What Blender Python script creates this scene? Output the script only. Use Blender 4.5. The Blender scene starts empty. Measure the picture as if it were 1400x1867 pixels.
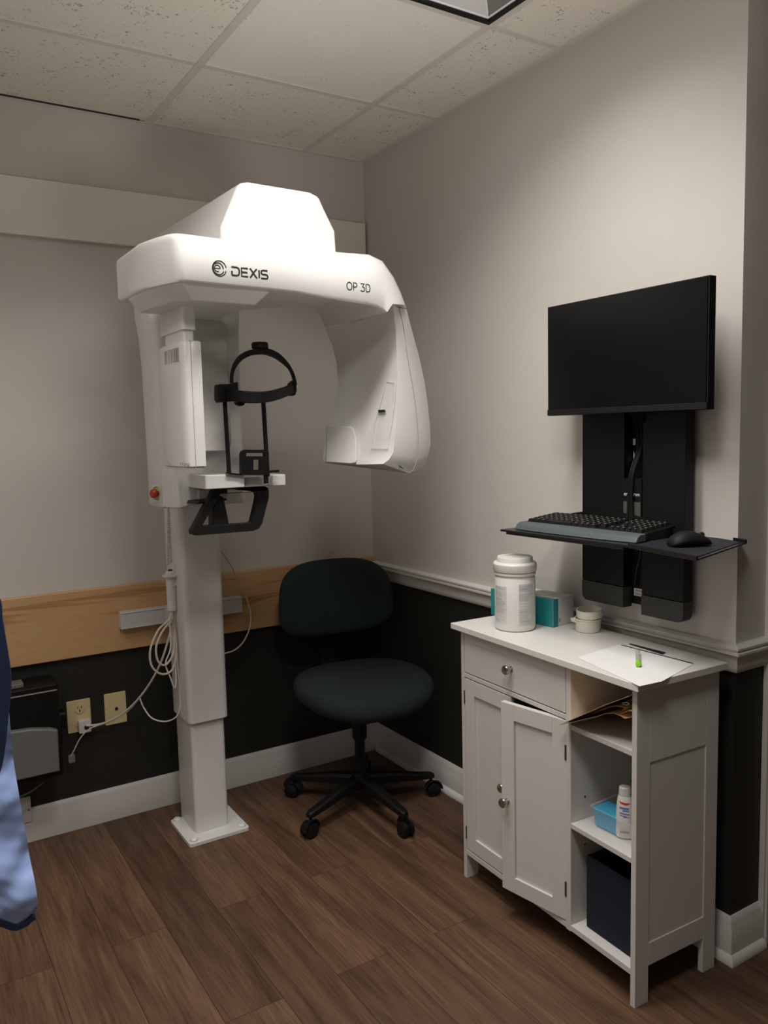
import bpy, bmesh, math, random
from mathutils import Vector, Matrix
random.seed(7)
S = bpy.context.scene
C = S.collection
PI = math.pi

# ------------------------------------------------------------------ camera, world, lamps, exposure
CAM = Vector((-1.7969, -2.9541, 1.3870))
FPX, YAW, PITCH, ROLL = 1477.16, 0.5615, -0.0988, -0.0232
fw = Vector((math.sin(YAW) * math.cos(PITCH), math.cos(YAW) * math.cos(PITCH), math.sin(PITCH)))
r0 = Vector((math.cos(YAW), -math.sin(YAW), 0))
u0 = r0.cross(fw)
RT = math.cos(ROLL) * r0 + math.sin(ROLL) * u0
UP = -math.sin(ROLL) * r0 + math.cos(ROLL) * u0
cd = bpy.data.cameras.new('camera')
cam = bpy.data.objects.new('camera', cd)
C.objects.link(cam)
cd.sensor_fit = 'VERTICAL'
cd.sensor_height = 36
cd.lens = FPX / 1867 * 36
cd.clip_start = 0.02
M3 = Matrix((RT, UP, -fw)).transposed()
cam.matrix_world = Matrix.Translation(CAM) @ M3.to_4x4()
S.camera = cam

S.view_settings.view_transform = 'Standard'
S.view_settings.look = 'None'
S.view_settings.gamma = 1
S.view_settings.use_curve_mapping = False
S.view_settings.exposure = 0.0

wd = bpy.data.worlds.new('hall_light')
S.world = wd
wd.use_nodes = True
wd.node_tree.nodes['Background'].inputs[0].default_value = (1.0, 0.93, 0.84, 1)
wd.node_tree.nodes['Background'].inputs[1].default_value = 0.035


def area(name, loc, tgt, sx, sy, power, col, spread=PI):
    l = bpy.data.lights.new(name, 'AREA')
    l.shape = 'RECTANGLE'
    l.size, l.size_y = sx, sy
    l.energy = power
    l.color = col
    l.spread = spread
    o = bpy.data.objects.new(name, l)
    C.objects.link(o)
    o.location = loc
    o.rotation_euler = (Vector(tgt) - Vector(loc)).to_track_quat('-Z', 'Y').to_euler()
    return o


TX0, TX1, TY0, TY1 = -1.48, -0.287, -1.732, -1.149     # opening of the recessed ceiling light (2 x 4 ft)
area('ceiling_lamp', ((TX0 + TX1) / 2, -1.45, 2.505), ((TX0 + TX1) / 2, -1.45, 0), 0.95, 0.22, 14.6, (1.0, 0.955, 0.90), math.radians(137))
area('lamp_tubes', ((TX0 + TX1) / 2, (TY0 + TY1) / 2, 2.605), ((TX0 + TX1) / 2, (TY0 + TY1) / 2, 0), 0.9, 0.14, 2.0, (0.93, 0.96, 1.0))
area('overhead_fill', (-1.25, -2.3, 2.48), (-1.25, -2.3, 0), 0.4, 0.4, 13, (1.0, 0.955, 0.90), math.radians(150))  # unseen fill, added to stand in for the rest of the room's light
area('side_fill', (-2.05, -1.2, 2.48), (-2.05, -1.2, 0), 0.5, 0.5, 5.0, (1.0, 0.955, 0.90), math.radians(150))  # added fill from the left, out of view, not an actual fixture
area('upward_fill', (-1.0, -3.2, 0.9), (-0.8, -1.6, 2.48), 0.5, 0.3, 2.9, (1.0, 0.95, 0.89), math.radians(60))  # added upward fill behind the camera, brightens the ceiling


# ------------------------------------------------------------------ helpers
def at(px, py, ax, v):
    d = fw + RT * ((px - 700) / FPX) - UP * ((py - 933.5) / FPX)
    i = 'xyz'.index(ax)
    return CAM + d * ((v - CAM[i]) / d[i])


def atpl(px, py, p0, n):
    d = fw + RT * ((px - 700) / FPX) - UP * ((py - 933.5) / FPX)
    return CAM + d * ((Vector(p0) - CAM).dot(n) / d.dot(n))


WLOC = {}


def mk(name, col, rough=0.5, metal=0.0, var=0.06, scale=8.0, bump=0.0, bscale=200.0, spec=0.5, coat=0.0):
    m = bpy.data.materials.new(name)
    m.use_nodes = True
    nt = m.node_tree
    b = nt.nodes['Principled BSDF']
    tc = nt.nodes.new('ShaderNodeTexCoord')
    n = nt.nodes.new('ShaderNodeTexNoise')
    n.inputs['Scale'].default_value = scale
    n.inputs['Detail'].default_value = 4
    nt.links.new(tc.outputs['Object'], n.inputs['Vector'])
    mx = nt.nodes.new('ShaderNodeMix')
    mx.data_type = 'RGBA'
    mx.inputs['A'].default_value = tuple(c * (1 - var) for c in col) + (1,)
    mx.inputs['B'].default_value = tuple(min(1, c * (1 + var)) for c in col) + (1,)
    nt.links.new(n.outputs['Fac'], mx.inputs['Factor'])
    nt.links.new(mx.outputs['Result'], b.inputs['Base Color'])
    b.inputs['Roughness'].default_value = rough
    b.inputs['Metallic'].default_value = metal
    b.inputs['Specular IOR Level'].default_value = spec
    b.inputs['Coat Weight'].default_value = coat
    if bump:
        n2 = nt.nodes.new('ShaderNodeTexNoise')
        n2.inputs['Scale'].default_value = bscale
        n2.inputs['Detail'].default_value = 3
        nt.links.new(tc.outputs['Object'], n2.inputs['Vector'])
        bp = nt.nodes.new('ShaderNodeBump')
        bp.inputs['Strength'].default_value = bump
        bp.inputs['Distance'].default_value = 0.002
        nt.links.new(n2.outputs['Fac'], bp.inputs['Height'])
        nt.links.new(bp.outputs['Normal'], b.inputs['Normal'])
    return m


def wood_mat(name, c1, c2, c3, axis_scale, scale=1.0, rough=0.45):
    m = bpy.data.materials.new(name)
    m.use_nodes = True
    nt = m.node_tree
    b = nt.nodes['Principled BSDF']
    tc = nt.nodes.new('ShaderNodeTexCoord')
    mp = nt.nodes.new('ShaderNodeMapping')
    mp.inputs['Scale'].default_value = axis_scale
    nt.links.new(tc.outputs['Object'], mp.inputs['Vector'])
    n = nt.nodes.new('ShaderNodeTexNoise')
    n.inputs['Scale'].default_value = 2.2 * scale
    n.inputs['Detail'].default_value = 3
    n.inputs['Distortion'].default_value = 0.6
    nt.links.new(mp.outputs['Vector'], n.inputs['Vector'])
    mm = nt.nodes.new('ShaderNodeMath')
    mm.operation = 'MULTIPLY'
    mm.inputs[1].default_value = 7.0
    nt.links.new(n.outputs['Fac'], mm.inputs[0])
    fr = nt.nodes.new('ShaderNodeMath')
    fr.operation = 'PINGPONG'
    fr.inputs[1].default_value = 1.0
    nt.links.new(mm.outputs[0], fr.inputs[0])
    rp = nt.nodes.new('ShaderNodeValToRGB')
    rp.color_ramp.elements[0].color = c1 + (1,)
    rp.color_ramp.elements[1].color = c2 + (1,)
    e = rp.color_ramp.elements.new(0.12)
    e.color = c3 + (1,)
    e2 = rp.color_ramp.elements.new(0.3)
    e2.color = c2 + (1,)
    nt.links.new(fr.outputs[0], rp.inputs['Fac'])
    n2 = nt.nodes.new('ShaderNodeTexNoise')
    n2.inputs['Scale'].default_value = 40 * scale
    n2.inputs['Detail'].default_value = 4
    nt.links.new(mp.outputs['Vector'], n2.inputs['Vector'])
    mx = nt.nodes.new('ShaderNodeMix')
    mx.data_type = 'RGBA'
    mx.blend_type = 'MULTIPLY'
    mx.inputs['Factor'].default_value = 0.35
    nt.links.new(rp.outputs['Color'], mx.inputs['A'])
    nt.links.new(n2.outputs['Color'], mx.inputs['B'])
    g = nt.nodes.new('ShaderNodeHueSaturation')
    g.inputs['Value'].default_value = 1.2
    nt.links.new(mx.outputs['Result'], g.inputs['Color'])
    nt.links.new(g.outputs['Color'], b.inputs['Base Color'])
    b.inputs['Roughness'].default_value = rough
    return m


def floor_mat():
    m = bpy.data.materials.new('vinyl_planks')
    m.use_nodes = True
    nt = m.node_tree
    N, L = nt.nodes.new, nt.links.new
    b = nt.nodes['Principled BSDF']
    tc = N('ShaderNodeTexCoord')
    mp = N('ShaderNodeMapping')
    mp.inputs['Location'].default_value = (0.0, 0.12, 0)
    mp.inputs['Rotation'].default_value = (0, 0, PI / 2)
    L(tc.outputs['Object'], mp.inputs['Vector'])
    br = N('ShaderNodeTexBrick')
    br.offset = 0.37
    br.inputs['Color1'].default_value = (0, 0, 0, 1)
    br.inputs['Color2'].default_value = (1, 1, 1, 1)
    br.inputs['Mortar'].default_value = (0.5, 0.5, 0.5, 1)
    br.inputs['Scale'].default_value = 1
    br.inputs['Mortar Size'].default_value = 0.0009
    br.inputs['Mortar Smooth'].default_value = 0.3
    br.inputs['Brick Width'].default_value = 1.22
    br.inputs['Row Height'].default_value = 0.152
    L(mp.outputs['Vector'], br.inputs['Vector'])
    sep = N('ShaderNodeSeparateColor')
    L(br.outputs['Color'], sep.inputs['Color'])
    # shift the grain per plank
    off = N('ShaderNodeVectorMath')
    off.operation = 'SCALE'
    L(br.outputs['Color'], off.inputs[0])
    off.inputs['Scale'].default_value = 17.3
    ad = N('ShaderNodeVectorMath')
    L(mp.outputs['Vector'], ad.inputs[0])
    L(off.outputs['Vector'], ad.inputs[1])
    st = N('ShaderNodeMapping')
    st.inputs['Scale'].default_value = (1.3, 13, 1)
    L(ad.outputs['Vector'], st.inputs['Vector'])
    n1 = N('ShaderNodeTexNoise')
    n1.inputs['Scale'].default_value = 1.6
    n1.inputs['Detail'].default_value = 5
    n1.inputs['Distortion'].default_value = 0.8
    L(st.outputs['Vector'], n1.inputs['Vector'])
    st2 = N('ShaderNodeMapping')
    st2.inputs['Scale'].default_value = (2.5, 60, 1)
    L(ad.outputs['Vector'], st2.inputs['Vector'])
    n2 = N('ShaderNodeTexNoise')
    n2.inputs['Scale'].default_value = 3
    n2.inputs['Detail'].default_value = 6
    n2.inputs['Distortion'].default_value = 0.4
    L(st2.outputs['Vector'], n2.inputs['Vector'])
    rp = N('ShaderNodeValToRGB')
    rp.color_ramp.elements[0].position = 0.28
    rp.color_ramp.elements[0].color = (0.062, 0.037, 0.026, 1)
    rp.color_ramp.elements[1].position = 0.74
    rp.color_ramp.elements[1].color = (0.150, 0.096, 0.067, 1)
    L(n1.outputs['Fac'], rp.inputs['Fac'])
    rp2 = N('ShaderNodeValToRGB')
    rp2.color_ramp.elements[0].position = 0.3
    rp2.color_ramp.elements[0].color = (0.70, 0.69, 0.68, 1)
    rp2.color_ramp.elements[1].position = 0.72
    rp2.color_ramp.elements[1].color = (1.24, 1.24, 1.24, 1)
    L(n2.outputs['Fac'], rp2.inputs['Fac'])
    mx = N('ShaderNodeMix')
    mx.data_type = 'RGBA'
    mx.blend_type = 'MULTIPLY'
    mx.inputs['Factor'].default_value = 1
    L(rp.outputs['Color'], mx.inputs['A'])
    L(rp2.outputs['Color'], mx.inputs['B'])
    # plank tone
    mr = N('ShaderNodeMapRange')
    mr.inputs['To Min'].default_value = 0.82
    mr.inputs['To Max'].default_value = 1.22
    L(sep.outputs['Red'], mr.inputs['Value'])
    hv = N('ShaderNodeHueSaturation')
    L(mr.outputs['Result'], hv.inputs['Value'])
    hv.inputs['Saturation'].default_value = 1.2
    L(mx.outputs['Result'], hv.inputs['Color'])
    m3 = N('ShaderNodeMix')
    m3.data_type = 'RGBA'
    m3.inputs['B'].default_value = (0.026, 0.016, 0.012, 1)
    L(br.outputs['Fac'], m3.inputs['Factor'])
    L(hv.outputs['Color'], m3.inputs['A'])
    L(m3.outputs['Result'], b.inputs['Base Color'])
    b.inputs['Roughness'].default_value = 0.5
    b.inputs['Specular IOR Level'].default_value = 0.35
    return m


def tile_mat(name, col, specks):
    m = bpy.data.materials.new(name)
    m.use_nodes = True
    nt = m.node_tree
    N, L = nt.nodes.new, nt.links.new
    b = nt.nodes['Principled BSDF']
    tc = N('ShaderNodeTexCoord')
    n1 = N('ShaderNodeTexNoise')
    n1.inputs['Scale'].default_value = 95
    n1.inputs['Detail'].default_value = 2
    n1.inputs['Distortion'].default_value = 1.0
    L(tc.outputs['Object'], n1.inputs['Vector'])
    n2 = N('ShaderNodeTexNoise')
    n2.inputs['Scale'].default_value = 14
    L(tc.outputs['Object'], n2.inputs['Vector'])
    ad = N('ShaderNodeMath')
    ad.operation = 'MULTIPLY_ADD'
    L(n2.outputs['Fac'], ad.inputs[0])
    ad.inputs[1].default_value = 0.35
    L(n1.outputs['Fac'], ad.inputs[2])
    rp = N('ShaderNodeValToRGB')
    rp.color_ramp.elements[0].position = specks
    rp.color_ramp.elements[0].color = tuple(c * 0.42 for c in col) + (1,)
    rp.color_ramp.elements[1].position = specks + 0.06
    rp.color_ramp.elements[1].color = col + (1,)
    L(ad.outputs[0], rp.inputs['Fac'])
    L(rp.outputs['Color'], b.inputs['Base Color'])
    b.inputs['Roughness'].default_value = 0.95
    bp = N('ShaderNodeBump')
    bp.inputs['Strength'].default_value = 0.4
    bp.inputs['Distance'].default_value = 0.003
    L(ad.outputs[0], bp.inputs['Height'])
    L(bp.outputs['Normal'], b.inputs['Normal'])
    return m


def glass_mat(name, col, rough=0.03, alpha=0.25):
    m = bpy.data.materials.new(name)
    m.use_nodes = True
    nt = m.node_tree
    b = nt.nodes['Principled BSDF']
    n = nt.nodes.new('ShaderNodeTexNoise')
    n.inputs['Scale'].default_value = 12
    mr = nt.nodes.new('ShaderNodeMapRange')
    mr.inputs['To Min'].default_value = alpha * 0.9
    mr.inputs['To Max'].default_value = alpha * 1.1
    nt.links.new(n.outputs['Fac'], mr.inputs['Value'])
    nt.links.new(mr.outputs['Result'], b.inputs['Alpha'])
    b.inputs['Base Color'].default_value = col + (1,)
    b.inputs['Roughness'].default_value = rough
    return m


def box(bm, x0, x1, y0, y1, z0, z1, mi=0):
    vs = [bm.verts.new((x, y, z)) for z in (z0, z1) for x, y in ((x0, y0), (x1, y0), (x1, y1), (x0, y1))]
    for f in ((3, 2, 1, 0), (4, 5, 6, 7), (0, 1, 5, 4), (1, 2, 6, 5), (2, 3, 7, 6), (3, 0, 4, 7)):
        fc = bm.faces.new([vs[i] for i in f])
        fc.material_index = mi
    return vs


def loft(bm, rings, closed=True, cap=True, mi=0):
    R = [[bm.verts.new(p) for p in r] for r in rings]
    n = len(R[0])
    for a, b in zip(R, R[1:]):
        for i in range(n if closed else n - 1):
            j = (i + 1) % n
            bm.faces.new((a[i], a[j], b[j], b[i])).material_index = mi
    if cap and closed:
        bm.faces.new(R[0][::-1]).material_index = mi
        bm.faces.new(R[-1]).material_index = mi
    return R


def extr(bm, poly, d, mi=0):
    d = Vector(d)
    return loft(bm, [[Vector(p) for p in poly], [Vector(p) + d for p in poly]], mi=mi)


def spline(pts, n=8):
    pts = [Vector(p) for p in pts]
    P = [2 * pts[0] - pts[1]] + pts + [2 * pts[-1] - pts[-2]]
    out = []
    for i in range(1, len(P) - 2):
        a, b, c, d = P[i - 1:i + 3]
        for k in range(n):
            t = k / n
            out.append(0.5 * ((2 * b) + (c - a) * t + (2 * a - 5 * b + 4 * c - d) * t * t + (3 * b - a - 3 * c + d) * t ** 3))
    out.append(pts[-1])
    return out


def sweep(bm, pts, prof, closed=False, up=None, scales=None, mi=0):
    """prof: list of (a,b) offsets along side and up directions"""
    pts = [Vector(p) for p in pts]
    n = len(pts)
    rings = []
    u = Vector(up) if up else None
    for i, p in enumerate(pts):
        if closed:
            t = pts[(i + 1) % n] - pts[i - 1]
        else:
            t = pts[min(i + 1, n - 1)] - pts[max(i - 1, 0)]
        t.normalize()
        if up:
            w = Vector(up)
        else:
            if u is None:
                u = Vector((0, 0, 1)) if abs(t.z) < 0.9 else Vector((1, 0, 0))
            w = u
        w = (w - t * w.dot(t)).normalized()
        if not up:
            u = w
        s = t.cross(w)
        k = scales[i] if scales else 1
        rings.append([p + s * a * k + w * b * k for a, b in prof])
    if closed:
        R = [[bm.verts.new(q) for q in r] for r in rings]
        m = len(prof)
        for i in range(n):
            a, b = R[i], R[(i + 1) % n]
            for j in range(m):
                bm.faces.new((a[j], a[(j + 1) % m], b[(j + 1) % m], b[j])).material_index = mi
    else:
        loft(bm, rings, mi=mi)


def circ(r, n=10):
    return [(r * math.cos(2 * PI * i / n), r * math.sin(2 * PI * i / n)) for i in range(n)]


def rect(a, b):
    return [(-a, -b), (a, -b), (a, b), (-a, b)]


def tube(bm, pts, r, n=10, smooth=6, mi=0):
    sweep(bm, spline(pts, smooth) if smooth else pts, circ(r, n), mi=mi)


def lathe(bm, prof, c=(0, 0, 0), n=40, axis=None, mi=0):
    """prof: list of (r,z)"""
    c = Vector(c)
    Q = Matrix.Identity(3)
    if axis:
        Q = Vector((0, 0, 1)).rotation_difference(Vector(axis).normalized()).to_matrix()
    rings = []
    for r, z in prof:
        rings.append([c + Q @ Vector((max(r, 1e-4) * math.cos(2 * PI * i / n), max(r, 1e-4) * math.sin(2 * PI * i / n), z)) for i in range(n)])
    loft(bm, rings, mi=mi)


def rbox(bm, x0, x1, y0, y1, z0, z1, r, n=5, axis='z', mi=0):
    """box with rounded vertical (axis) edges"""
    if axis == 'z':
        a0, a1, b0, b1, f = x0, x1, y0, y1, lambda a, b, c: (a, b, c)
        c0, c1 = z0, z1
    elif axis == 'y':
        a0, a1, b0, b1, f = x0, x1, z0, z1, lambda a, b, c: (a, c, b)
        c0, c1 = y0, y1
    else:
        a0, a1, b0, b1, f = y0, y1, z0, z1, lambda a, b, c: (c, a, b)
        c0, c1 = x0, x1
    poly = []
    for cx, cy, s in ((a1 - r, b1 - r, 0), (a0 + r, b1 - r, 1), (a0 + r, b0 + r, 2), (a1 - r, b0 + r, 3)):
        for k in range(n + 1):
            t = PI / 2 * (s + k / n)
            poly.append((cx + r * math.cos(t), cy + r * math.sin(t)))
    loft(bm, [[Vector(f(a, b, c0)) for a, b in poly], [Vector(f(a, b, c1)) for a, b in poly]], mi=mi)


def obj(name, bm, mats, parent=None, bevel=0.0, seg=2, smooth=True, angle=35, subsurf=0, keep=False, local=False):
    bmesh.ops.recalc_face_normals(bm, faces=bm.faces)
    me = bpy.data.meshes.new(name)
    vs = [v.co.copy() for v in bm.verts]
    lo = Vector([min(v[i] for v in vs) for i in range(3)])
    hi = Vector([max(v[i] for v in vs) for i in range(3)])
    org = Vector((0, 0, 0)) if keep else Vector(((lo.x + hi.x) / 2, (lo.y + hi.y) / 2, lo.z))
    for v in bm.verts:
        v.co -= org
    bm.to_mesh(me)
    bm.free()
    o = bpy.data.objects.new(name, me)
    C.objects.link(o)
    for m in (mats if isinstance(mats, (list, tuple)) else [mats]):
        me.materials.append(m)
    if smooth:
        me.shade_smooth()
        me.set_sharp_from_angle(angle=math.radians(angle))
    if parent:
        o.parent = parent
        o.location = org - (Vector((0, 0, 0)) if local else WLOC[parent.name])
        WLOC[o.name] = Vector((0, 0, 0)) if local else org
        if local:
            WLOC[o.name] = org
    else:
        o.location = org
        WLOC[o.name] = org
    if bevel:
        md = o.modifiers.new('edge', 'BEVEL')
        md.width = bevel
        md.segments = seg
        md.limit_method = 'ANGLE'
        md.angle_limit = math.radians(35)
        md.harden_normals = True
    if subsurf:
        md = o.modifiers.new('soft', 'SUBSURF')
        md.levels = md.render_levels = subsurf
    return o


def thing(name, label, cat, loc, rz=0, group=None):
    o = bpy.data.objects.new(name, None)
    o.empty_display_size = 0.05
    C.objects.link(o)
    o.location = loc
    o.rotation_euler = (0, 0, rz)
    o['label'] = label
    o['category'] = cat
    if group:
        o['group'] = group
    WLOC[o.name] = Vector(loc)
    return o


def tag(o, label, cat, group=None):
    o['label'] = label
    o['category'] = cat
    if group:
        o['group'] = group
    return o


def struct(name, bm, m, **k):
    k.setdefault('keep', True)
    o = obj(name, bm, m, **k)
    o['kind'] = 'structure'
    return o


def B():
    return bmesh.new()


def textmesh(body, size, name):
    cu = bpy.data.curves.new(name, 'FONT')
    cu.body = body
    cu.size = size
    cu.extrude = 0.0002
    o = bpy.data.objects.new(name, cu)
    C.objects.link(o)
    dg = bpy.context.evaluated_depsgraph_get()
    me = bpy.data.meshes.new_from_object(o.evaluated_get(dg))
    bpy.data.objects.remove(o)
    bm = bmesh.new()
    bm.from_mesh(me)
    bpy.data.meshes.remove(me)
    return bm


def frame_xf(bm, o, ex, ey):
    """map local (x,y,z) of a flat mesh to world: o + x*ex + y*ey + z*n"""
    ex, ey = Vector(ex).normalized(), Vector(ey).normalized()
    n = ex.cross(ey)
    o = Vector(o)
    for v in bm.verts:
        v.co = o + ex * v.co.x + ey * v.co.y + n * v.co.z


def strokes(bm, lines, w, t=0.0006):
    """flat raised ribbons in the xy plane with mitred joints"""
    for ln in lines:
        pts = [Vector((p[0], p[1], 0)) for p in ln]
        sweep(bm, pts, rect(w / 2, t / 2), up=(0, 0, 1))


# ------------------------------------------------------------------ materials
m_wall = mk('greige_paint', (0.62, 0.585, 0.545), 0.75, var=0.02, scale=3, bump=0.15, bscale=260)
m_dark = mk('charcoal_paint', (0.015, 0.0145, 0.0115), 0.6, var=0.05, scale=3, bump=0.1, bscale=260)
m_trim = mk('white_trim_paint', (0.62, 0.60, 0.57), 0.4, var=0.03)
m_floor = floor_mat()
m_tile = tile_mat('fissured_tile', (0.84, 0.80, 0.72), 0.463)
m_tile2 = tile_mat('smooth_tile', (0.88, 0.84, 0.79), 0.39)
m_grid = mk('ceiling_grid_white', (0.70, 0.67, 0.62), 0.5, var=0.03)
m_black = mk('black_plastic', (0.005, 0.005, 0.005), 0.5, var=0.1, spec=0.3)
m_blacksat = mk('black_matt_plastic', (0.006, 0.006, 0.006), 0.6, var=0.1, spec=0.3, bump=0.2, bscale=500)
m_machine = mk('white_machine_shell', (0.68, 0.67, 0.655), 0.34, var=0.015, scale=4)
m_machineg = mk('light_grey_machine_shell', (0.62, 0.615, 0.61), 0.38, var=0.015, scale=4)
m_groove = mk('dark_gap', (0.03, 0.03, 0.03), 0.8)
m_gap = mk('grey_gap', (0.30, 0.29, 0.28), 0.8)
m_ink = mk('black_ink', (0.008, 0.008, 0.010), 0.5)
m_mirror = mk('mirror', (0.62, 0.61, 0.60), 0.12, metal=1.0, var=0.01)
m_red = mk('red_button', (0.40, 0.035, 0.015), 0.35)
m_yellow = mk('yellow_ring', (0.60, 0.40, 0.08), 0.5)
m_oak = wood_mat('oak_board', (0.46, 0.255, 0.105), (0.60, 0.365, 0.175), (0.42, 0.225, 0.09), (0.5, 1, 7.0), 0.7)
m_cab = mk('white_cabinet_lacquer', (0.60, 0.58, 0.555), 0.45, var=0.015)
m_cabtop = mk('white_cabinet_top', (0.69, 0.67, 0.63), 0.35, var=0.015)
m_chrome = mk('brushed_nickel', (0.55, 0.53, 0.50), 0.22, metal=1.0, var=0.03)
m_hinge = mk('dark_hinge', (0.06, 0.055, 0.05), 0.4, metal=0.6)
m_chair = mk('green_upholstery', (0.007, 0.0145, 0.0125), 0.9, var=0.15, scale=60, bump=0.5, bscale=700)
m_chair2 = mk('teal_upholstery', (0.0095, 0.021, 0.0235), 0.9, var=0.15, scale=60, bump=0.5, bscale=700)
m_ivory = mk('ivory_plastic', (0.72, 0.60, 0.33), 0.45, var=0.03)
m_cord = mk('cream_cord', (0.62, 0.57, 0.48), 0.5, var=0.04)
m_white = mk('white_plastic', (0.72, 0.70, 0.66), 0.4, var=0.02)
m_cream = mk('cream_plastic', (0.66, 0.64, 0.54), 0.45, var=0.02)
m_paper = mk('white_paper', (0.72, 0.715, 0.71), 0.8, var=0.01)
m_label = mk('label_print_grey', (0.42, 0.42, 0.43), 0.6, var=0.1, scale=120)
m_labelbg = mk('label_panel_grey', (0.60, 0.59, 0.59), 0.6, var=0.02)
m_teal = mk('teal_card', (0.015, 0.235, 0.245), 0.5, var=0.05)
m_manila = mk('manila_card', (0.72, 0.50, 0.26), 0.75, var=0.05)
m_pink = mk('salmon_card', (0.42, 0.13, 0.10), 0.75, var=0.05)
m_blue = mk('bright_blue_plastic', (0.05, 0.36, 0.55), 0.5, var=0.04)
m_navy = mk('navy_fabric', (0.003, 0.0065, 0.020), 0.9, var=0.15, scale=60, bump=0.4, bscale=600)
m_lav = mk('light_blue_vinyl', (0.34, 0.46, 0.82), 0.42, var=0.06, scale=6)
m_steel = mk('steel_blue_vinyl', (0.045, 0.115, 0.20), 0.45, var=0.06)
m_navytrim = mk('navy_binding', (0.010, 0.022, 0.065), 0.6, var=0.08)
m_screen = mk('black_screen', (0.004, 0.004, 0.0045), 0.3, var=0.02, spec=0.2)
m_greyrest = mk('grey_palm_rest', (0.075, 0.092, 0.102), 0.6, var=0.05)
m_cover = mk('grey_metal_cover', (0.035, 0.035, 0.032), 0.5, var=0.05)
m_steeltray = mk('black_metal_tray', (0.018, 0.018, 0.020), 0.35, metal=0.3, var=0.06)
m_green = mk('lime_green_plastic', (0.28, 0.60, 0.03), 0.35, var=0.05)
m_clear = glass_mat('clear_plastic', (0.75, 0.80, 0.85), 0.05, 0.16)
m_vial = glass_mat('clear_vial', (0.55, 0.58, 0.50), 0.08, 0.55)
m_redlabel = mk('red_label', (0.55, 0.03, 0.02), 0.5)
m_bluelabel = mk('blue_label', (0.10, 0.18, 0.50), 0.5)
m_greyface = mk('grey_front_plastic', (0.16, 0.165, 0.155), 0.45, var=0.04)
m_reflect = mk('reflector_metal', (0.80, 0.82, 0.86), 0.22, metal=1.0, var=0.02)
m_louvre = mk('louvre_edge_white', (0.85, 0.85, 0.85), 0.4)
m_letter = mk('white_lettering', (0.80, 0.80, 0.80), 0.5)

H = 2.488
W = 1.738
XL, YF = -2.35, -5.2
# ------------------------------------------------------------------ room
bm = B(); box(bm, XL - 0.1, 1.6, YF, 0.1, -0.05, 0); struct('floor', bm, m_floor)
bm = B()
for z0, z1, mi in ((0, 0.70, 1), (0.70, H + 0.1, 0)):
    box(bm, XL, 0, 0, 0.1, z0, z1, mi)
struct('wall_back', bm, [m_wall, m_dark])
bm = B()
for z0, z1, mi in ((0, 0.795, 1), (0.795, H + 0.1, 0)):
    box(bm, 0, 0.115, -W, 0.1, z0, z1, mi)
struct('wall_right', bm, [m_wall, m_dark])
bm = B()
for z0, z1, mi in ((0, 0.795, 1), (0.795, H + 0.1, 0)):
    box(bm, 0.115, 0.24, -W, -W + 0.12, z0, z1, mi)
struct('wall_return', bm, [m_wall, m_dark])
bm = B(); box(bm, XL - 0.1, XL, YF, 0.1, 0, H + 0.1); struct('wall_left', bm, mk('pale_wall_paint', (0.78, 0.75, 0.71), 0.75, var=0.02, scale=3))


def profile_run(bm, prof, a, b, ca=None, cb=None):
    """prof [(out,z)], run from a to b (xy), out = left normal; ca/cb shift the end outward by out (mitre)"""
    a, b = Vector((a[0], a[1], 0)), Vector((b[0], b[1], 0))
    t = (b - a).normalized()
    n = Vector((-t.y, t.x, 0))
    ra = [a + n * o + t * ((ca or 0) * o) + Vector((0, 0, z)) for o, z in prof]
    rb = [b + n * o + t * ((cb or 0) * o) + Vector((0, 0, z)) for o, z in prof]
    loft(bm, [ra, rb])


base_p = [(0, 0), (0.016, 0), (0.016, 0.088), (0.012, 0.095), (0.012, 0.101), (0.006, 0.112), (0.003, 0.117), (0, 0.117)]
shoe_p = [(0, 0), (0.030, 0), (0.030, 0.006), (0.027, 0.014), (0.021, 0.020), (0.016, 0.022), (0.016, 0.088), (0.012, 0.095), (0.012, 0.101), (0.006, 0.112), (0.003, 0.117), (0, 0.117)]
bm = B(); profile_run(bm, base_p, (0, 0), (XL, 0), 1, 0); struct('baseboard_back', bm, m_trim)
bm = B(); profile_run(bm, shoe_p, (0, -W), (0, 0), -1, -1); struct('baseboard_right', bm, m_trim)
bm = B(); profile_run(bm, shoe_p, (0.118, -W), (0, -W), 0, 1); struct('baseboard_return', bm, m_trim)
rail_p = [(0, 0.766), (0.010, 0.766), (0.014, 0.772), (0.016, 0.782), (0.016, 0.803), (0.020, 0.810), (0.026, 0.814), (0.026, 0.8195), (0.017, 0.8205), (0.017, 0.8255), (0.022, 0.8265), (0.022, 0.831), (0.014, 0.836), (0, 0.838)]
bm = B(); profile_run(bm, rail_p, (0, -W), (0, -0.021), -1, 0); struct('trim_1', bm, m_trim)
bm = B(); profile_run(bm, rail_p, (0.118, -W), (0, -W), 0, 1); struct('trim_2', bm, m_trim)
bm = B(); box(bm, 0.118, 0.19, -W - 0.016, -W, 0, 2.1); box(bm, 0.125, 0.183, -W - 0.022, -W - 0.015, 0, 2.1)
struct('trim_3', bm, m_trim, bevel=0.003)

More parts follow.
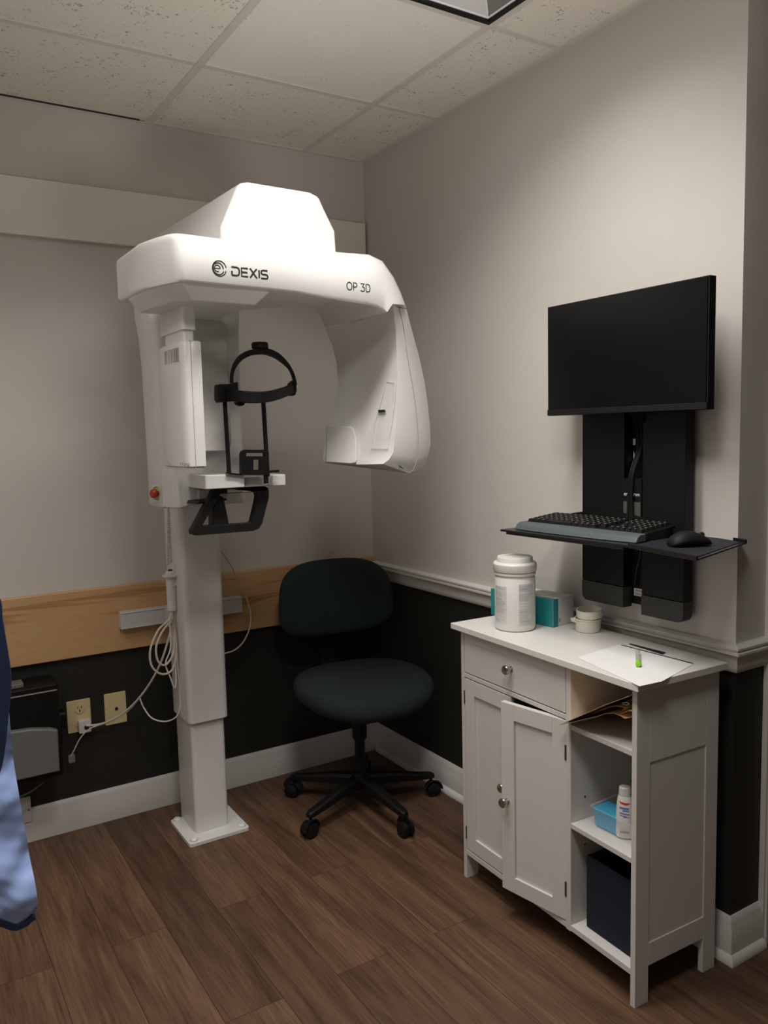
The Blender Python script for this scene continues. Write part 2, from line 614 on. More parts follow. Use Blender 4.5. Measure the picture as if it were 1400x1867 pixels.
# ceiling: tiles, grid, edge angle
GX, GY, T6 = 0.2736, 0.5255, 0.61
xs = [0.0] + [-(GX + T6 * k) for k in range(0, 5)]
xs[-1] = XL
ys = [0.0] + [-(GY + T6 * k) for k in range(0, 9)]
ys[-1] = YF
bm = B()
for i in range(len(xs) - 1):
    for j in range(len(ys) - 1):
        if i in (1, 2) and j == 2:
            continue            # the light fitting sits here
        g = 0.004
        box(bm, xs[i + 1] + g, xs[i] - g, ys[j + 1] + g, ys[j] - g, H + 0.004, H + 0.02, 1 if (i == 1 and j == 1) else 0)
struct('ceiling', bm, [m_tile, m_tile2])
bm = B()
for k, x in enumerate(xs[1:-1]):
    if k == 1:
        box(bm, x - 0.012, x + 0.012, TY1 + 0.001, 0, H, H + 0.03)
        box(bm, x - 0.012, x + 0.012, YF, TY0 - 0.001, H, H + 0.03)
    else:
        box(bm, x - 0.012, x + 0.012, YF, 0, H, H + 0.03)
struct('trim_4', bm, m_grid, bevel=0.0015)
bm = B()
for y in ys[1:-1]:
    for i in range(len(xs) - 1):
        e0 = 0.0 if i == len(xs) - 2 else 0.0125
        e1 = 0.0 if i == 0 else 0.0125
        box(bm, xs[i + 1] + e0, xs[i] - e1, y - 0.012, y + 0.012, H + 0.0005, H + 0.03)
struct('trim_5', bm, m_grid, bevel=0.0015)
bm = B()
box(bm, -0.90, -0.02, -0.018, 0, H - 0.001, H + 0.004)
box(bm, XL, -0.90, -0.012, 0, H - 0.003, H + 0.001)
box(bm, -0.020, 0, -W, 0, H - 0.001, H + 0.004)
struct('trim_6', bm, m_grid)
bm = B(); box(bm, XL, -0.92, -0.019, -0.010, H + 0.0005, H + 0.0042); struct('trim_7', bm, m_groove)
bm = B(); box(bm, XL - 0.1, 1.6, YF, 0.1, H + 0.17, H + 0.25); struct('ceiling_slab', bm, m_groove)

# ceiling light: recessed fitting with mitred reflector
lx0, lx1, ly0, ly1 = TX0, TX1, TY0, TY1
tl = thing('ceiling_light', 'recessed ceiling light with black edge and mirrored reflector cut by top edge', 'light', ((lx0 + lx1) / 2, (ly0 + ly1) / 2, H))
bm = B()
a, b_ = 0.0, 0.014
for x0, x1, y0, y1 in ((lx0, lx1, ly0, ly0 + b_), (lx0, lx1, ly1 - b_, ly1), (lx0, lx0 + b_, ly0 + b_, ly1 - b_), (lx1 - b_, lx1, ly0 + b_, ly1 - b_)):
    box(bm, x0, x1, y0, y1, H - 0.004, H + 0.028)
obj('frame', bm, m_black, tl, bevel=0.001)
bm = B()
o1, o2 = b_ + 0.001, 0.20
lo = [(lx0 + o1, ly0 + o1), (lx1 - o1, ly0 + o1), (lx1 - o1, ly1 - o1), (lx0 + o1, ly1 - o1)]
hi = [(lx0 + o2, ly0 + o2), (lx1 - o2, ly0 + o2), (lx1 - o2, ly1 - o2), (lx0 + o2, ly1 - o2)]
loft(bm, [[Vector((x, y, H + 0.006)) for x, y in lo], [Vector((x * .45 + X * .55, y * .45 + Y * .55, H + 0.055)) for (x, y), (X, Y) in zip(lo, hi)], [Vector((x, y, H + 0.12)) for x, y in hi]], cap=False)
R = obj('reflector', bm, m_reflect, tl, smooth=False)
bm = B()
for (x, y), (X, Y) in zip(lo, hi):
    sweep(bm, [(x, y, H + 0.008), (x * .45 + X * .55, y * .45 + Y * .55, H + 0.052), (X, Y, H + 0.116)], rect(0.0022, 0.002))
for p, q in zip(lo, lo[1:] + lo[:1]):
    sweep(bm, [(p[0], p[1], H + 0.006), (q[0], q[1], H + 0.006)], rect(0.002, 0.003))
obj('louvre_edge', bm, m_louvre, tl)
bm = B(); box(bm, lx0 + o2 - 0.005, lx1 - o2 + 0.005, ly0 + o2 - 0.005, ly1 - o2 + 0.005, H + 0.12, H + 0.128)
obj('top_plate', bm, m_white, tl)

# wall boards
bm = B(); box(bm, -1.95, -0.002, -0.022, -0.001, 0.623, 0.8596)
tag(obj('wall_board', bm, m_oak, bevel=0.004), 'long natural oak board fixed along the back wall behind the column', 'board')
bm = B(); box(bm, -1.95, -0.011, -0.022, -0.001, 2.056, 2.2405)
tag(obj('wall_board', bm, mk('grey_white_board_paint', (0.82, 0.79, 0.72), 0.6, var=0.02), bevel=0.002), 'wide pale painted board high on back wall behind the white machine', 'board')

# ------------------------------------------------------------------ panoramic x-ray machine
mc = thing('dental_xray_machine', 'tall white dental x-ray machine with overhead arm and black head support', 'x-ray machine', (-0.878, -0.27, 0))
bm = B(); rbox(bm, -0.982, -0.764, -0.378, -0.163, 0.0, 0.014, 0.012)
pl = obj('base_plate', bm, m_machine, mc, bevel=0.002)
for x, y in ((-0.962, -0.183), (-0.960, -0.358), (-0.786, -0.356), (-0.784, -0.185)):
    bm = B(); lathe(bm, [(0.014, 0), (0.014, 0.006), (0.010, 0.010), (0.0, 0.011)], (x, y, 0.014), 20)
    obj('bolt_cap', bm, m_white, pl)
bm = B(); rbox(bm, -0.939, -0.817, -0.318, -0.150, 0.014, 0.43, 0.014)
obj('column', bm, m_machine, mc, bevel=0.001)
bm = B(); rbox(bm, -0.948, -0.806, -0.332, -0.146, 0.41, 1.19, 0.020)
rbox(bm, -0.945, -0.809, -0.329, -0.149, 0.409, 0.411, 0.018)
obj('column_sleeve', bm, m_machine, mc, bevel=0.0015)
bm = B(); box(bm, -0.93, -0.825, -0.17, -0.055, 0.70, 0.77); box(bm, -1.088, -0.628, -0.055, -0.0225, 0.706, 0.768)
box(bm, -1.086, -0.630, -0.058, -0.054, 0.708, 0.711); box(bm, -1.086, -0.630, -0.058, -0.054, 0.763, 0.766)
obj('wall_bracket', bm, m_machineg, mc, bevel=0.0015)

# carriage
cx0, cx1, cyf = -1.064, -0.797, -0.55
bm = B()
def cring(z, xa, xb, yf, yb):
    r = 0.022
    P = []
    for px_, py_, s in ((xb - r, yb - r, 0), (xa + r, yb - r, 1), (xa + r, yf + r, 2), (xb - r, yf + r, 3)):
        for k in range(5):
            t = PI / 2 * (s + k / 4)
            P.append(Vector((px_ + r * math.cos(t), py_ + r * math.sin(t), z)))
    return P
YBK = -0.37
loft(bm, [cring(1.172, -1.058, cx1 - 0.005, cyf + 0.01, YBK), cring(1.178, -1.062, cx1, cyf, YBK), cring(1.30, -1.061, cx1, cyf, YBK), cring(1.60, -1.064, cx1, cyf, YBK),
          cring(1.68, -1.068, cx1, cyf, YBK), cring(1.76, -1.078, cx1 + 0.005, cyf, YBK), cring(1.92, -1.078, cx1 + 0.02, cyf, YBK)])
box(bm, -0.985, -0.815, YBK - 0.002, -0.20, 1.19, 1.90)
ca = obj('carriage', bm, m_machine, mc, bevel=0.0, angle=40)
# mirror in the carriage front
mp_ = [(330, 583.5), (398, 584), (406, 586), (411, 592), (413.5, 601), (421.5, 806), (418, 817), (411, 821.5), (330, 822)]
mpts = [at(x, y, 'y', cyf) for x, y in mp_]
mxr = max(p.x for p in mpts)
mfr = [Vector((p.x, p.y - 0.002 - (mxr - p.x) * 0.42, p.z)) for p in mpts]
bm = B(); loft(bm, [[p + Vector((0, 0.0005, 0)) for p in mpts], mfr]); obj('mirror', bm, m_mirror, ca, smooth=False)
bm = B(); sweep(bm, mfr, circ(0.0016, 6), closed=True); obj('mirror_rim', bm, m_white, ca)
# lower housing and emergency stop
bm = B()
z0, z1 = 1.18, 1.292
P = [Vector((-1.0625, -0.545, 0)), Vector((-1.050, -0.60, 0)), Vector((-1.035, -0.612, 0)), Vector((-0.960, -0.612, 0)), Vector((-0.945, -0.60, 0)), Vector((-0.945, -0.545, 0))]
loft(bm, [[Vector((p.x, p.y, z0 - (0.006 if p.x < -1.0 else -0.006))) for p in P], [Vector((p.x, p.y, 1.245)) for p in P], [Vector((p.x, max(p.y, -0.585), z1)) for p in P]])
obj('lower_housing', bm, m_machine, ca, bevel=0.006, seg=3)
bm = B(); sweep(bm, [at(x, y, 'x', -1.0635) for x, y in ((305, 880), (310, 884))], circ(0.0006, 5)); bm.free()
ep = at(288, 899, 'x', -1.0615)
EA = (-0.86, -0.5, 0.0)
bm = B(); lathe(bm, [(0.026, 0.0), (0.026, 0.004), (0.021, 0.005), (0.0205, 0.001), (0.0, 0.001)], ep, 28, axis=EA)
es = obj('emergency_stop', bm, m_machineg, ca)
bm = B(); lathe(bm, [(0.017, 0.001), (0.017, 0.003), (0.0, 0.003)], ep, 24, axis=EA); obj('stop_ring', bm, m_yellow, es)
bm = B(); lathe(bm, [(0.008, 0.002), (0.008, 0.012), (0.013, 0.014), (0.0135, 0.022), (0.009, 0.026), (0.0, 0.027)], ep, 24, axis=EA); obj('stop_button', bm, m_red, es)

# upper shelf (dome) carried over the arm
DY = -0.93
dA, dB, dC = at(437, 326, 'y', DY), at(585, 345, 'y', DY), at(614, 440, 'y', DY)
xl_, xr_, xf_, zt_d = dA.x, dB.x, dC.x, dA.z
bm = B()
def dring(y, e, zt, zb):
    pts = [(xl_ - 0.055 - e, zb), (xl_ - 0.052 - e, zb + (zt - zb) * .3), (xl_ - 0.004 - e, zt - 0.018), (xl_ + 0.006 - e, zt - 0.005), (xl_ + 0.03, zt),
           (xr_ - 0.03, zt - 0.002), (xr_ - 0.004, zt - 0.010), (xr_ + 0.004, zt - 0.028), (xf_ - .004, zb + (zt - zb) * .45), (xf_, zb)]
    return [Vector((x, y, z)) for x, z in pts]
loft(bm, [dring(-0.24, 0.03, zt_d, 1.87), dring(-0.6, 0.012, zt_d, 1.87), dring(DY + .012, 0, zt_d, 1.87), dring(DY, -0.012, zt_d - 0.012, 1.87)])
obj('upper_shelf', bm, m_machine, mc, bevel=0.010, seg=3)

# rotating arm with front plane turned a little to the right
NF = Vector((-0.09, 1, 0)).normalized()
FY = -1.02
PF = at(330, 460, 'y', FY)
def fp(px, py, d=0.0):
    return atpl(px, py, PF + Vector((0, d, 0)), NF)
ra_ = thing  # (parts are meshes below)
T_, B_ = at(330, 422, 'y', FY).z, at(330, 512.5, 'y', FY).z
XC = at(330, 460, 'y', FY).x
def yf(x):
    return FY + 0.09 * (x - XC)
DEP = 0.32
rings = []
def armring(xf, yfr, zt, zb, yb, r=0.018):
    # front face, rounded top and bottom edges
    return [Vector((xf, yb, zt)), Vector((xf, yfr + r, zt)), Vector((xf, yfr + r * .3, zt - r * .3)), Vector((xf, yfr, zt - r)),
            Vector((xf, yfr, zb + 0.006)), Vector((xf, yfr + 0.006, zb)), Vector((xf, yfr + 0.14, zb)), Vector((xf, yb, zb))]
LP = [at(px_, py_, 'z', T_) for px_, py_ in ((236, 458), (240, 452), (258, 441), (285, 431.5), (308, 425))]
LP[0].x = LP[1].x - 0.002
for k, (p, dz, r_) in enumerate(zip(LP, (0.014, 0.006, 0.001, 0, 0), (.016, .016, .018, .018, .018))):
    rings.append(armring(p.x, p.y, T_ - dz, B_ + dz * .6, FY + 0.37, r_))
for dx_, dy_ in ((-0.0135, 0.020), (-0.008, 0.0115), (-0.001, 0.0055), (0.008, 0.0022), (0.020, 0.0004)):
    rings.append(armring(XC + dx_, yf(XC + dx_) + dy_, T_, B_, FY + 0.33))
for px_ in (400, 480, 540):
    x = fp(px_, 480).x
    rings.append(armring(x, yf(x), T_, B_, yf(x) + DEP))
def cring2(Cp, Ip, Op, Ab):
    c, i, o, ab = fp(*Cp), fp(*Ip), fp(*Op, 0.09), fp(*Ab, 0.31)
    ob = o + Vector((-0.004, 0.16, 0.0))
    mid = (i + ab) / 2 + Vector((0, -0.02, 0))
    return [ob, o, o.lerp(c, 0.45) + Vector((0.004, -0.014, 0.003)), c, i.lerp(c, .08), i + Vector((-0.002, 0.006, -0.001)), mid, ab]
rings.append(cring2((655, 474), (640, 549.5), (672, 464), (556, 557)))
rings.append(cring2((676, 485), (664, 553), (697, 476), (572, 565)))
rings.append(cring2((692, 506), (684, 557), (718, 506), (583, 575)))
rings.append(cring2((705, 530), (697, 563), (732, 536), (589, 586)))
rings.append(cring2((716, 554), (705, 570), (741, 562), (592, 597)))
bm = B(); loft(bm, rings)
arm = obj('rotating_arm', bm, m_machine, mc, angle=50)
# sensor housing bulge under the left end
bm = B()
botz = at(350, 549, 'y', FY + 0.05).z
topz = B_ + 0.004
b1, b2, b0 = at(350, 549, 'z', botz), at(465, 557, 'z', botz), at(262, 568, 'z', botz)
tp = [(LP[0].x + .008, FY + .30), (LP[0].x + .008, LP[0].y), (LP[2].x + .008, LP[2].y + .008), (LP[3].x + .008, LP[3].y + .010), (XC + .003, FY + .014), (XC + .1, yf(XC + .1) + .014), (b2.x + .035, yf(b2.x) + .014), (b2.x + .045, FY + .30)]
bt = [(b0.x, FY + .30), (b0.x, b0.y), (b0.x + .012, b0.y - .10), (b1.x - .035, b1.y + .03), (b1.x, b1.y), (b1.x + .06, b1.y), (b2.x, b2.y), (b2.x + .005, FY + .30)]
loft(bm, [[Vector((x, y, topz)) for x, y in tp], [Vector((x, y, topz - 0.008)) for x, y in tp], [Vector((x, y, botz)) for x, y in bt]])
obj('arm_underside_housing', bm, m_machine, mc, bevel=0.004, seg=2)

# lettering on the arm
ex = Vector((NF.y, -NF.x, 0))
def deco(name, lines, w, o, parent, m):
    bm = B(); strokes(bm, lines, w); frame_xf(bm, o, ex, (0, 0, 1)); return obj(name, bm, m, parent)
def letters(h, sp, word):
    G = {'D': (1.12, [[(0.0, 0.0), (0.72, 0.0), (0.98, .12), (1.06, .38), (1.06, .62), (.98, .88), (.72, 1), (0.0, 1)], [(0.05, 0), (0.05, .52)]]),
         'E': (1.0, [[(0.95, 0), (0.05, 0), (0.05, 1), (0.95, 1)], [(.05, .5), (.86, .5)]]),
         'X': (1.05, [[(0.0, 1), (.12, 1), (.92, 0), (1.05, 0)], [(0.0, 0), (.10, 0), (.42, .42)], [(.58, .62), (.92, 1), (1.04, 1)]]),
         'I': (0.16, [[(.08, 0), (.08, 1)]]),
         'S': (1.0, [[(0.0, 0), (.76, 0), (.92, .1), (.95, .26), (.90, .42), (.74, .5), (.22, .5), (.06, .58), (.02, .74), (.06, .9), (.22, 1), (.93, 1)]]),
         'O': (0.92, [[(.46 + .42 * math.cos(t * PI / 10), .5 + .5 * math.sin(t * PI / 10)) for t in range(21)]]),
         'P': (0.72, [[(.06, 0), (.06, 1), (.42, 1), (.60, .92), (.66, .74), (.60, .56), (.42, .46), (.06, .46)]]),
         '3': (0.72, [[(.04, 1), (.64, 1), (.30, .60), (.44, .58), (.62, .46), (.66, .28), (.58, .08), (.36, 0), (.16, .02), (.02, .12)]]),
         'd': (0.84, [[(.06, 0), (.06, 1), (.36, 1), (.64, .88), (.76, .5), (.64, .12), (.36, 0), (.06, 0)]]),
         ' ': (0.22, [])}
    out, x = [], 0
    for ch in word:
        wd_, ls = G[ch]
        out += [[((x + p[0]) * h, p[1] * h) for p in l] for l in ls]
        x += wd_ + sp
    return out
def lo_at(px, py):
    return fp(px, py, -0.0006)
p_a, p_b = lo_at(422.5, 501.5), lo_at(422.5, 486.5)
hL = (p_b - p_a).length
deco('lettering', letters(hL, 0.20, 'DEXIS'), hL * 0.21, p_a, arm, m_ink)
p_a, p_b = lo_at(632, 528), lo_at(632, 514)
hL = (p_b - p_a).length
deco('lettering', letters(hL, 0.14, 'OP 3d'), hL * 0.115, p_a, arm, m_ink)
# round emblem: circle with nested arcs
c_ = lo_at(400, 489.5)
rr = (lo_at(400, 475.5) - c_).length
def arc(cx, cy, r, a0, a1, n=22):
    return [(cx + r * math.cos(math.radians(a0 + (a1 - a0) * i / n)), cy + r * math.sin(math.radians(a0 + (a1 - a0) * i / n))) for i in range(n + 1)]
bm = B()
strokes(bm, [arc(0, 0, rr, 12, 345)], rr * .13)
strokes(bm, [arc(-rr * .16, 0.02 * rr, rr * .70, -5, 135), arc(-rr * .1, -0.02 * rr, rr * .78, -130, -22)], rr * .14)
strokes(bm, [arc(-rr * .30, 0.0, rr * .42, 0, 300)], rr * .13)
strokes(bm, [[(-rr * .66, 0), (rr * .10, 0)]], rr * .11)
strokes(bm, [arc(0, 0, rr * .93, 120, 240)], rr * .20)
frame_xf(bm, c_, ex, (0, 0, 1)); obj('emblem', bm, m_ink, arm)

# sensor head on the left with its neck
SY = -0.89
s_l, s_r = at(337, 740, 'y', SY).x, at(371, 740, 'y', SY).x
s_b, s_t = at(342, 854, 'y', SY).z, at(331, 620, 'y', SY).z
bm = B()
def sring(z, o=0.0, bl=0.0):
    return [Vector((s_l + 0.012 + o, SY + .235 - o, z)), Vector((s_l - bl + o, SY + .18, z)), Vector((s_l - bl - .002 + o, SY + .10, z)), Vector((s_l - bl * .6 + o, SY + .030, z)), Vector((s_l + 0.004 + o, SY + .009, z)), Vector((s_l + 0.014, SY + o, z)), Vector((s_r - o, SY + o, z)), Vector((s_r - o, SY + .235 - o, z))]
loft(bm, [sring(s_b, 0.006), sring(s_b + .004), sring(s_b + .1, 0, .003), sring(s_b + .22, 0, .003), sring(s_t - .004), sring(s_t, 0.004)])
sh = obj('sensor_head', bm, m_machine, mc, angle=45)
sx_ = at(352, 740, 'y', SY).x
bm = B(); box(bm, sx_ - .0006, sx_ + .0006, SY - 0.0008, SY + .2, s_b - .0008, s_t + .0008); obj('seam', bm, m_gap, sh)
for k in range(9):
    c0 = at(301 + 2.9 * k, 642, 'x', s_l - .002)
    bm = B(); box(bm, s_l - 0.0036, s_l + .004, c0.y - 0.0018, c0.y + 0.0018, s_t - .052, s_t - .016)
    obj('vent', bm, m_gap, sh)
for k in range(10):
    c0 = at(308 + 3.6 * k, 846, 'x', s_l)
    bm = B(); box(bm, s_l - 0.0012, s_l + .006, c0.y - 0.0022, c0.y + 0.0022, s_b + .007, s_b + .014)
    obj('vent', bm, m_gap, sh)
n_l, n_r = at(331, 590, 'y', SY + .01).x, at(357, 590, 'y', SY + .01).x
zn = at(331, 599, 'y', SY).z
bm = B()
rbox(bm, n_l + .004, n_r - .004, SY + .014, SY + .17, s_t - .004, zn, 0.008); rbox(bm, n_l, n_r, SY + .006, SY + .20, zn - .001, botz + .004, 0.010)
obj('sensor_neck', bm, m_machine, mc, bevel=0.002)

# tube head on the right
rows = [((592, 598), (650, 587), (716, 556), (728, 562), (741, 564)),
        ((606, 630), (662, 622), (721, 595), (736, 600), (752, 606)),
        ((614, 665), (668, 660), (723, 640), (742, 645), (764, 650)),
        ((616, 700), (670, 700), (725, 688), (750, 691), (774, 696)),
        ((610, 735), (666, 738), (724, 733), (757, 736), (780, 738)),
        ((600, 765), (660, 775), (722, 775), (761, 777), (784, 778)),
        ((594, 790), (655, 800), (719, 803), (762, 808), (785, 810)),
        ((590, 822), (652, 828), (717, 825), (760, 836), (781, 830)),
        ((588.5, 838), (648, 841), (709, 838), (754, 855), (775, 846)),
        ((592, 844), (648, 847), (698, 846), (746, 863), (766, 855))]
RD = [0.035, 0.062, 0.062, 0.052, 0.038, 0.022, 0.012, 0.006, 0.006, 0.010]
trings = []
for A, M, Cc, D, E_ in rows:
    dep = RD[len(trings)]
    a, m_, c, d, e = fp(*A, 0.31), fp(*M, 0.20), fp(*Cc, dep), fp(*D, dep + 0.012), fp(*E_, dep + 0.09)
    trings.append([a + Vector((0.05, 0.03, 0)), a, a.lerp(m_, .5) + Vector((0.002, -0.004, 0)), m_, m_.lerp(c, .5) + Vector((-0.002, -0.004, 0)), c, d, e, e + Vector((-0.01, 0.14, 0))])
bm = B(); loft(bm, trings)
th = obj('tube_head', bm, m_machine, mc, angle=38)
# rear cover seam, collimator window, access panel, indicator
bm = B(); sweep(bm, spline([fp(*r[3], RD[i] + 0.0105) for i, r in enumerate(rows)], 4), circ(0.0011, 6)); obj('cover_seam', bm, m_gap, th)
def tplane(i):
    return trings[i]
i5 = trings[5]; i8 = trings[8]
pn = (i5[5] - i5[3]).cross(i8[3] - i5[3]).normalized()
if pn.y > 0: pn = -pn
def tp_(px, py, d=0.0):
    return atpl(px, py, i5[3] + pn * d, pn)
pan = [(705, 697), (720, 697.5), (719, 730), (707, 818), (677.5, 817), (683, 770)]
bm = B(); sweep(bm, [tp_(x, y, 0.0065) for x, y in pan], circ(0.0010, 6), closed=True); obj('access_panel', bm, m_machineg, th)
bm = B(); extr(bm, [tp_(x, y, 0.006) for x, y in ((691, 748), (702.5, 747.5), (703, 751.5), (691.5, 752.5))], pn * 0.004)
obj('indicator_slot', bm, m_ink, th)
bm = B(); extr(bm, [fp(x, y, 0.012) for x, y in ((726.5, 848), (731, 851), (732, 853), (728, 851))], (0, -0.012, -0.004)); obj('indicator_slot', bm, m_ink, th)
m56 = (trings[6][1] - trings[6][3]).cross(trings[8][3] - trings[6][3]).normalized()
if m56.y > 0: m56 = -m56
def cw(px, py, d=0.0):
    return atpl(px, py, trings[6][3] + m56 * d, m56)
bm = B()
wp = [(595, 776), (638, 777), (645, 781), (650, 800), (651, 838), (648, 845), (640, 846), (594, 843)]
loft(bm, [[cw(x, y, -0.01) for x, y in wp], [cw(x, y, 0.009) for x, y in wp], [cw(x + (-1.5 if x > 620 else 2), y + (1.5 if y < 800 else -1.5), 0.013) for x, y in wp]])
obj('collimator_cover', bm, m_machine, th, bevel=0.002)

# chin support arm
bm = B()
def pbox(bm, px0, py0, px1, py1, y, dep, r=0.006):
    p, q = at(px0, py0, 'y', y), at(px1, py1, 'y', y)
    rbox(bm, p.x, q.x, y, y + dep, q.z, p.z, r, axis='z')
pbox(bm, 374, 867, 447, 888.5, -0.76, 0.212)
chin = obj('chin_support', bm, m_machine, mc, bevel=0.003, seg=3)
bm = B(); pbox(bm, 446, 871, 486, 886, -0.735, 0.10); obj('chin_support_inset', bm, m_machineg, chin, bevel=0.002)
bm = B(); pbox(bm, 497, 866, 522, 885, -0.74, 0.11); pbox(bm, 470, 872, 500, 884, -0.70, 0.05); obj('chin_support_end', bm, m_machine, chin, bevel=0.003)
bm = B(); box(bm, -0.93, -0.80, -0.72, -0.54, 1.218, 1.232); extr(bm, [at(x, y, 'y', -0.62) for x, y in ((362, 893), (420, 893), (412, 912), (363, 914))], (0, 0.08, 0)); obj('support_tray', bm, m_machineg, chin, bevel=0.002)
bm = B(); extr(bm, [at(x, y, 'y', -0.64) for x, y in ((366, 866), (373, 868), (373, 873), (369, 872))], (0, 0.1, 0)); obj('clamp_knob', bm, m_black, chin, bevel=0.002)
YB = -0.775
def bp_(px, py, d=0.0):
    return at(px, py, 'y', YB + d)
# bite block plate (black) with two openings
bm = B()
th_ = (0, 0.020, 0)
for q in ([(441, 866), (441, 827), (444, 822), (449, 820), (449, 866)], [(449, 826), (449, 820), (484, 820), (490, 823), (490, 826), (484, 826)],
          [(484, 826), (490, 826), (490.5, 866), (484, 866)], [(449, 832), (484, 832), (484, 838), (449, 838)], [(449, 838), (462, 838), (462, 857), (449, 857)],
          [(476, 838), (484, 838), (484, 857), (476, 857)], [(449, 857), (484, 857), (484, 866), (449, 866)]):
    extr(bm, [bp_(x, y) for x, y in q], th_)
bmesh.ops.remove_doubles(bm, verts=bm.verts, dist=0.0002)
obj('chin_rest', bm, m_black, chin)
for q in ([(414, 861), (440, 864), (440, 867), (414, 864)], [(490, 858), (509, 857), (509, 861), (490, 862)], [(483, 866), (489, 866), (489.5, 881), (484, 882)]):
    bm = B(); extr(bm, [bp_(x, y, 0.004) for x, y in q], (0, 0.012, 0)); obj('chin_rest_pin', bm, m_black, chin)
# head support
bm = B(); tube(bm, [bp_(409.5, 728, .012), bp_(417.5, 862, .012)], 0.0062, smooth=0); hr = obj('support_rod', bm, m_black, mc)
bm = B(); tube(bm, [bp_(480, 730, .012), bp_(488, 868, .012)], 0.0066, smooth=0); obj('support_rod', bm, m_black, mc)
bm = B()
path = spline([bp_(404, 716, .01), bp_(420, 720, -.02), bp_(450, 724, -.05), bp_(485, 723.5, -.06), bp_(515, 716, -.03), bp_(538, 706, .03)], 6)
sweep(bm, path, rect(0.007, 0.0165), up=(0, 0, 1), scales=[1] * 14 + [1 - .012 * i for i in range(len(path) - 14)])
hb = obj('head_band', bm, m_black, mc, bevel=0.003)
bm = B(); extr(bm, [bp_(x, y, -.012) for x, y in ((398, 702), (402, 700), (421, 700), (426, 698), (434.5, 696), (435.5, 722), (430, 731), (402, 734), (398, 728))], (0, 0.035, 0)); obj('temple_clamp', bm, m_black, hb, bevel=0.003)
bm = B(); extr(bm, [bp_(x, y, .01) for x, y in ((531, 699), (539, 692), (541.5, 700), (540, 720), (534, 722))], (0, 0.03, 0)); obj('temple_clamp', bm, m_black, hb, bevel=0.003)
bm = B(); extr(bm, [bp_(x, y, -.03) for x, y in ((429, 733), (448, 734), (445, 739), (438, 740.5), (432, 738))], (0, 0.015, 0)); obj('clamp_screw', bm, m_black, hb, bevel=0.002)
bm = B()
arcp = spline([bp_(x, y, .0) for x, y in ((422, 698), (422.5, 684), (427, 668), (436, 655), (448, 646.5), (462, 642), (476, 640.5), (490, 642.5), (504, 648.5), (516, 658), (527, 670), (534, 684), (538.5, 702))], 5)
nn = len(arcp)
sc = [0.62 + 0.75 * max(0, math.sin(PI * (i / nn - .12) / .72)) if .12 < i / nn < .84 else 0.62 for i in range(nn)]
sweep(bm, arcp, rect(0.0062, 0.010), up=(0, 1, 0), scales=sc)
st = obj('head_strap', bm, m_black, mc, bevel=0.0015)
kb = bp_(474, 637, .0); kt = bp_(474, 624.5, .0)
bm = B(); hh = (kt - kb).length; lathe(bm, [(0.016, 0), (0.024, 0.003), (0.024, hh - 0.003), (0.021, hh), (0, hh)], kb, 22); obj('adjuster_knob', bm, m_black, st)
# patient handle
YH = -0.72
bm = B()
loop = [(392, 890), (395, 888.5), (484, 886.5), (489, 889), (490.5, 897), (490, 908), (478, 955), (472, 964), (462, 968), (358, 976.5), (351, 975), (350, 968)]
def hp(px, py, d=0.0):
    return at(px, py, 'y', YH + d)
outer = loop
inner = [(402, 901), (403, 900.5), (466, 897), (469, 899), (470.5, 905), (469, 914), (461, 949), (459, 953), (455, 954), (369, 959.5), (368.6, 959), (369, 958)]
OV = [(hp(x, y), hp(x, y) + Vector((0, 0.03, 0))) for x, y in outer]
IV = [(hp(x, y), hp(x, y) + Vector((0, 0.03, 0))) for x, y in inner]
vo = [(bm.verts.new(a), bm.verts.new(b)) for a, b in OV]
vi = [(bm.verts.new(a), bm.verts.new(b)) for a, b in IV]
n = len(vo)
for i in range(n):
    j = (i + 1) % n
    bm.faces.new((vo[i][0], vo[j][0], vi[j][0], vi[i][0])); bm.faces.new((vo[i][1], vi[i][1], vi[j][1], vo[j][1]))
    bm.faces.new((vo[i][0], vo[i][1], vo[j][1], vo[j][0])); bm.faces.new((vi[i][0], vi[j][0], vi[j][1], vi[i][1]))
hd = obj('patient_handle', bm, m_blacksat, mc, bevel=0.006, seg=3)
bm = B(); extr(bm, [hp(x, y, .012) for x, y in ((389, 905), (408, 905), (419, 958), (390, 962))], (0, 0.05, 0)); obj('handle_post', bm, m_blacksat, hd, bevel=0.005)
bm = B(); extr(bm, [hp(x, y, .02) for x, y in ((362, 915), (414, 909), (414, 912), (358, 920))], (0, 0.12, 0)); obj('handle_mount', bm, m_black, hd, bevel=0.001)
# exposure switch holder on the column
bm = B()
hc = at(311, 1049, 'y', -0.25)
sweep(bm, [hc + Vector((0.021 * math.cos(t * PI / 12), 0.021 * math.sin(t * PI / 12), 0)) for t in range(24)], rect(0.007, 0.003), closed=True, up=(0, 0, 1))
box(bm, hc.x + 0.018, -0.946, hc.y - 0.008, hc.y + 0.008, hc.z - 0.012, hc.z + 0.006)
box(bm, -0.956, -0.946, hc.y - 0.016, hc.y + 0.016, hc.z - 0.035, hc.z + 0.04)
obj('switch_holder', bm, m_white, mc, bevel=0.0015)

# exposure hand switch and its cords
sw = thing('hand_switch', 'white cylindrical hand switch hanging in holder on the white column', 'hand switch', (hc.x, hc.y, hc.z - 0.13))
bm = B(); lathe(bm, [(0.010, -0.125), (0.0155, -0.120), (0.0165, -0.03), (0.0175, 0.012), (0.012, 0.016), (0.0, 0.016)], hc, 22); obj('grip', bm, m_white, sw)
bm = B(); lathe(bm, [(0.008, 0.015), (0.008, 0.020), (0.0, 0.021)], hc, 16); obj('button', bm, m_ink, sw)


def wire(name, pts, r, m, label, cat='cord', group=None, sm=6):
    bm = B(); tube(bm, pts, r, 8, sm)
    return tag(obj(name, bm, m), label, cat, group)


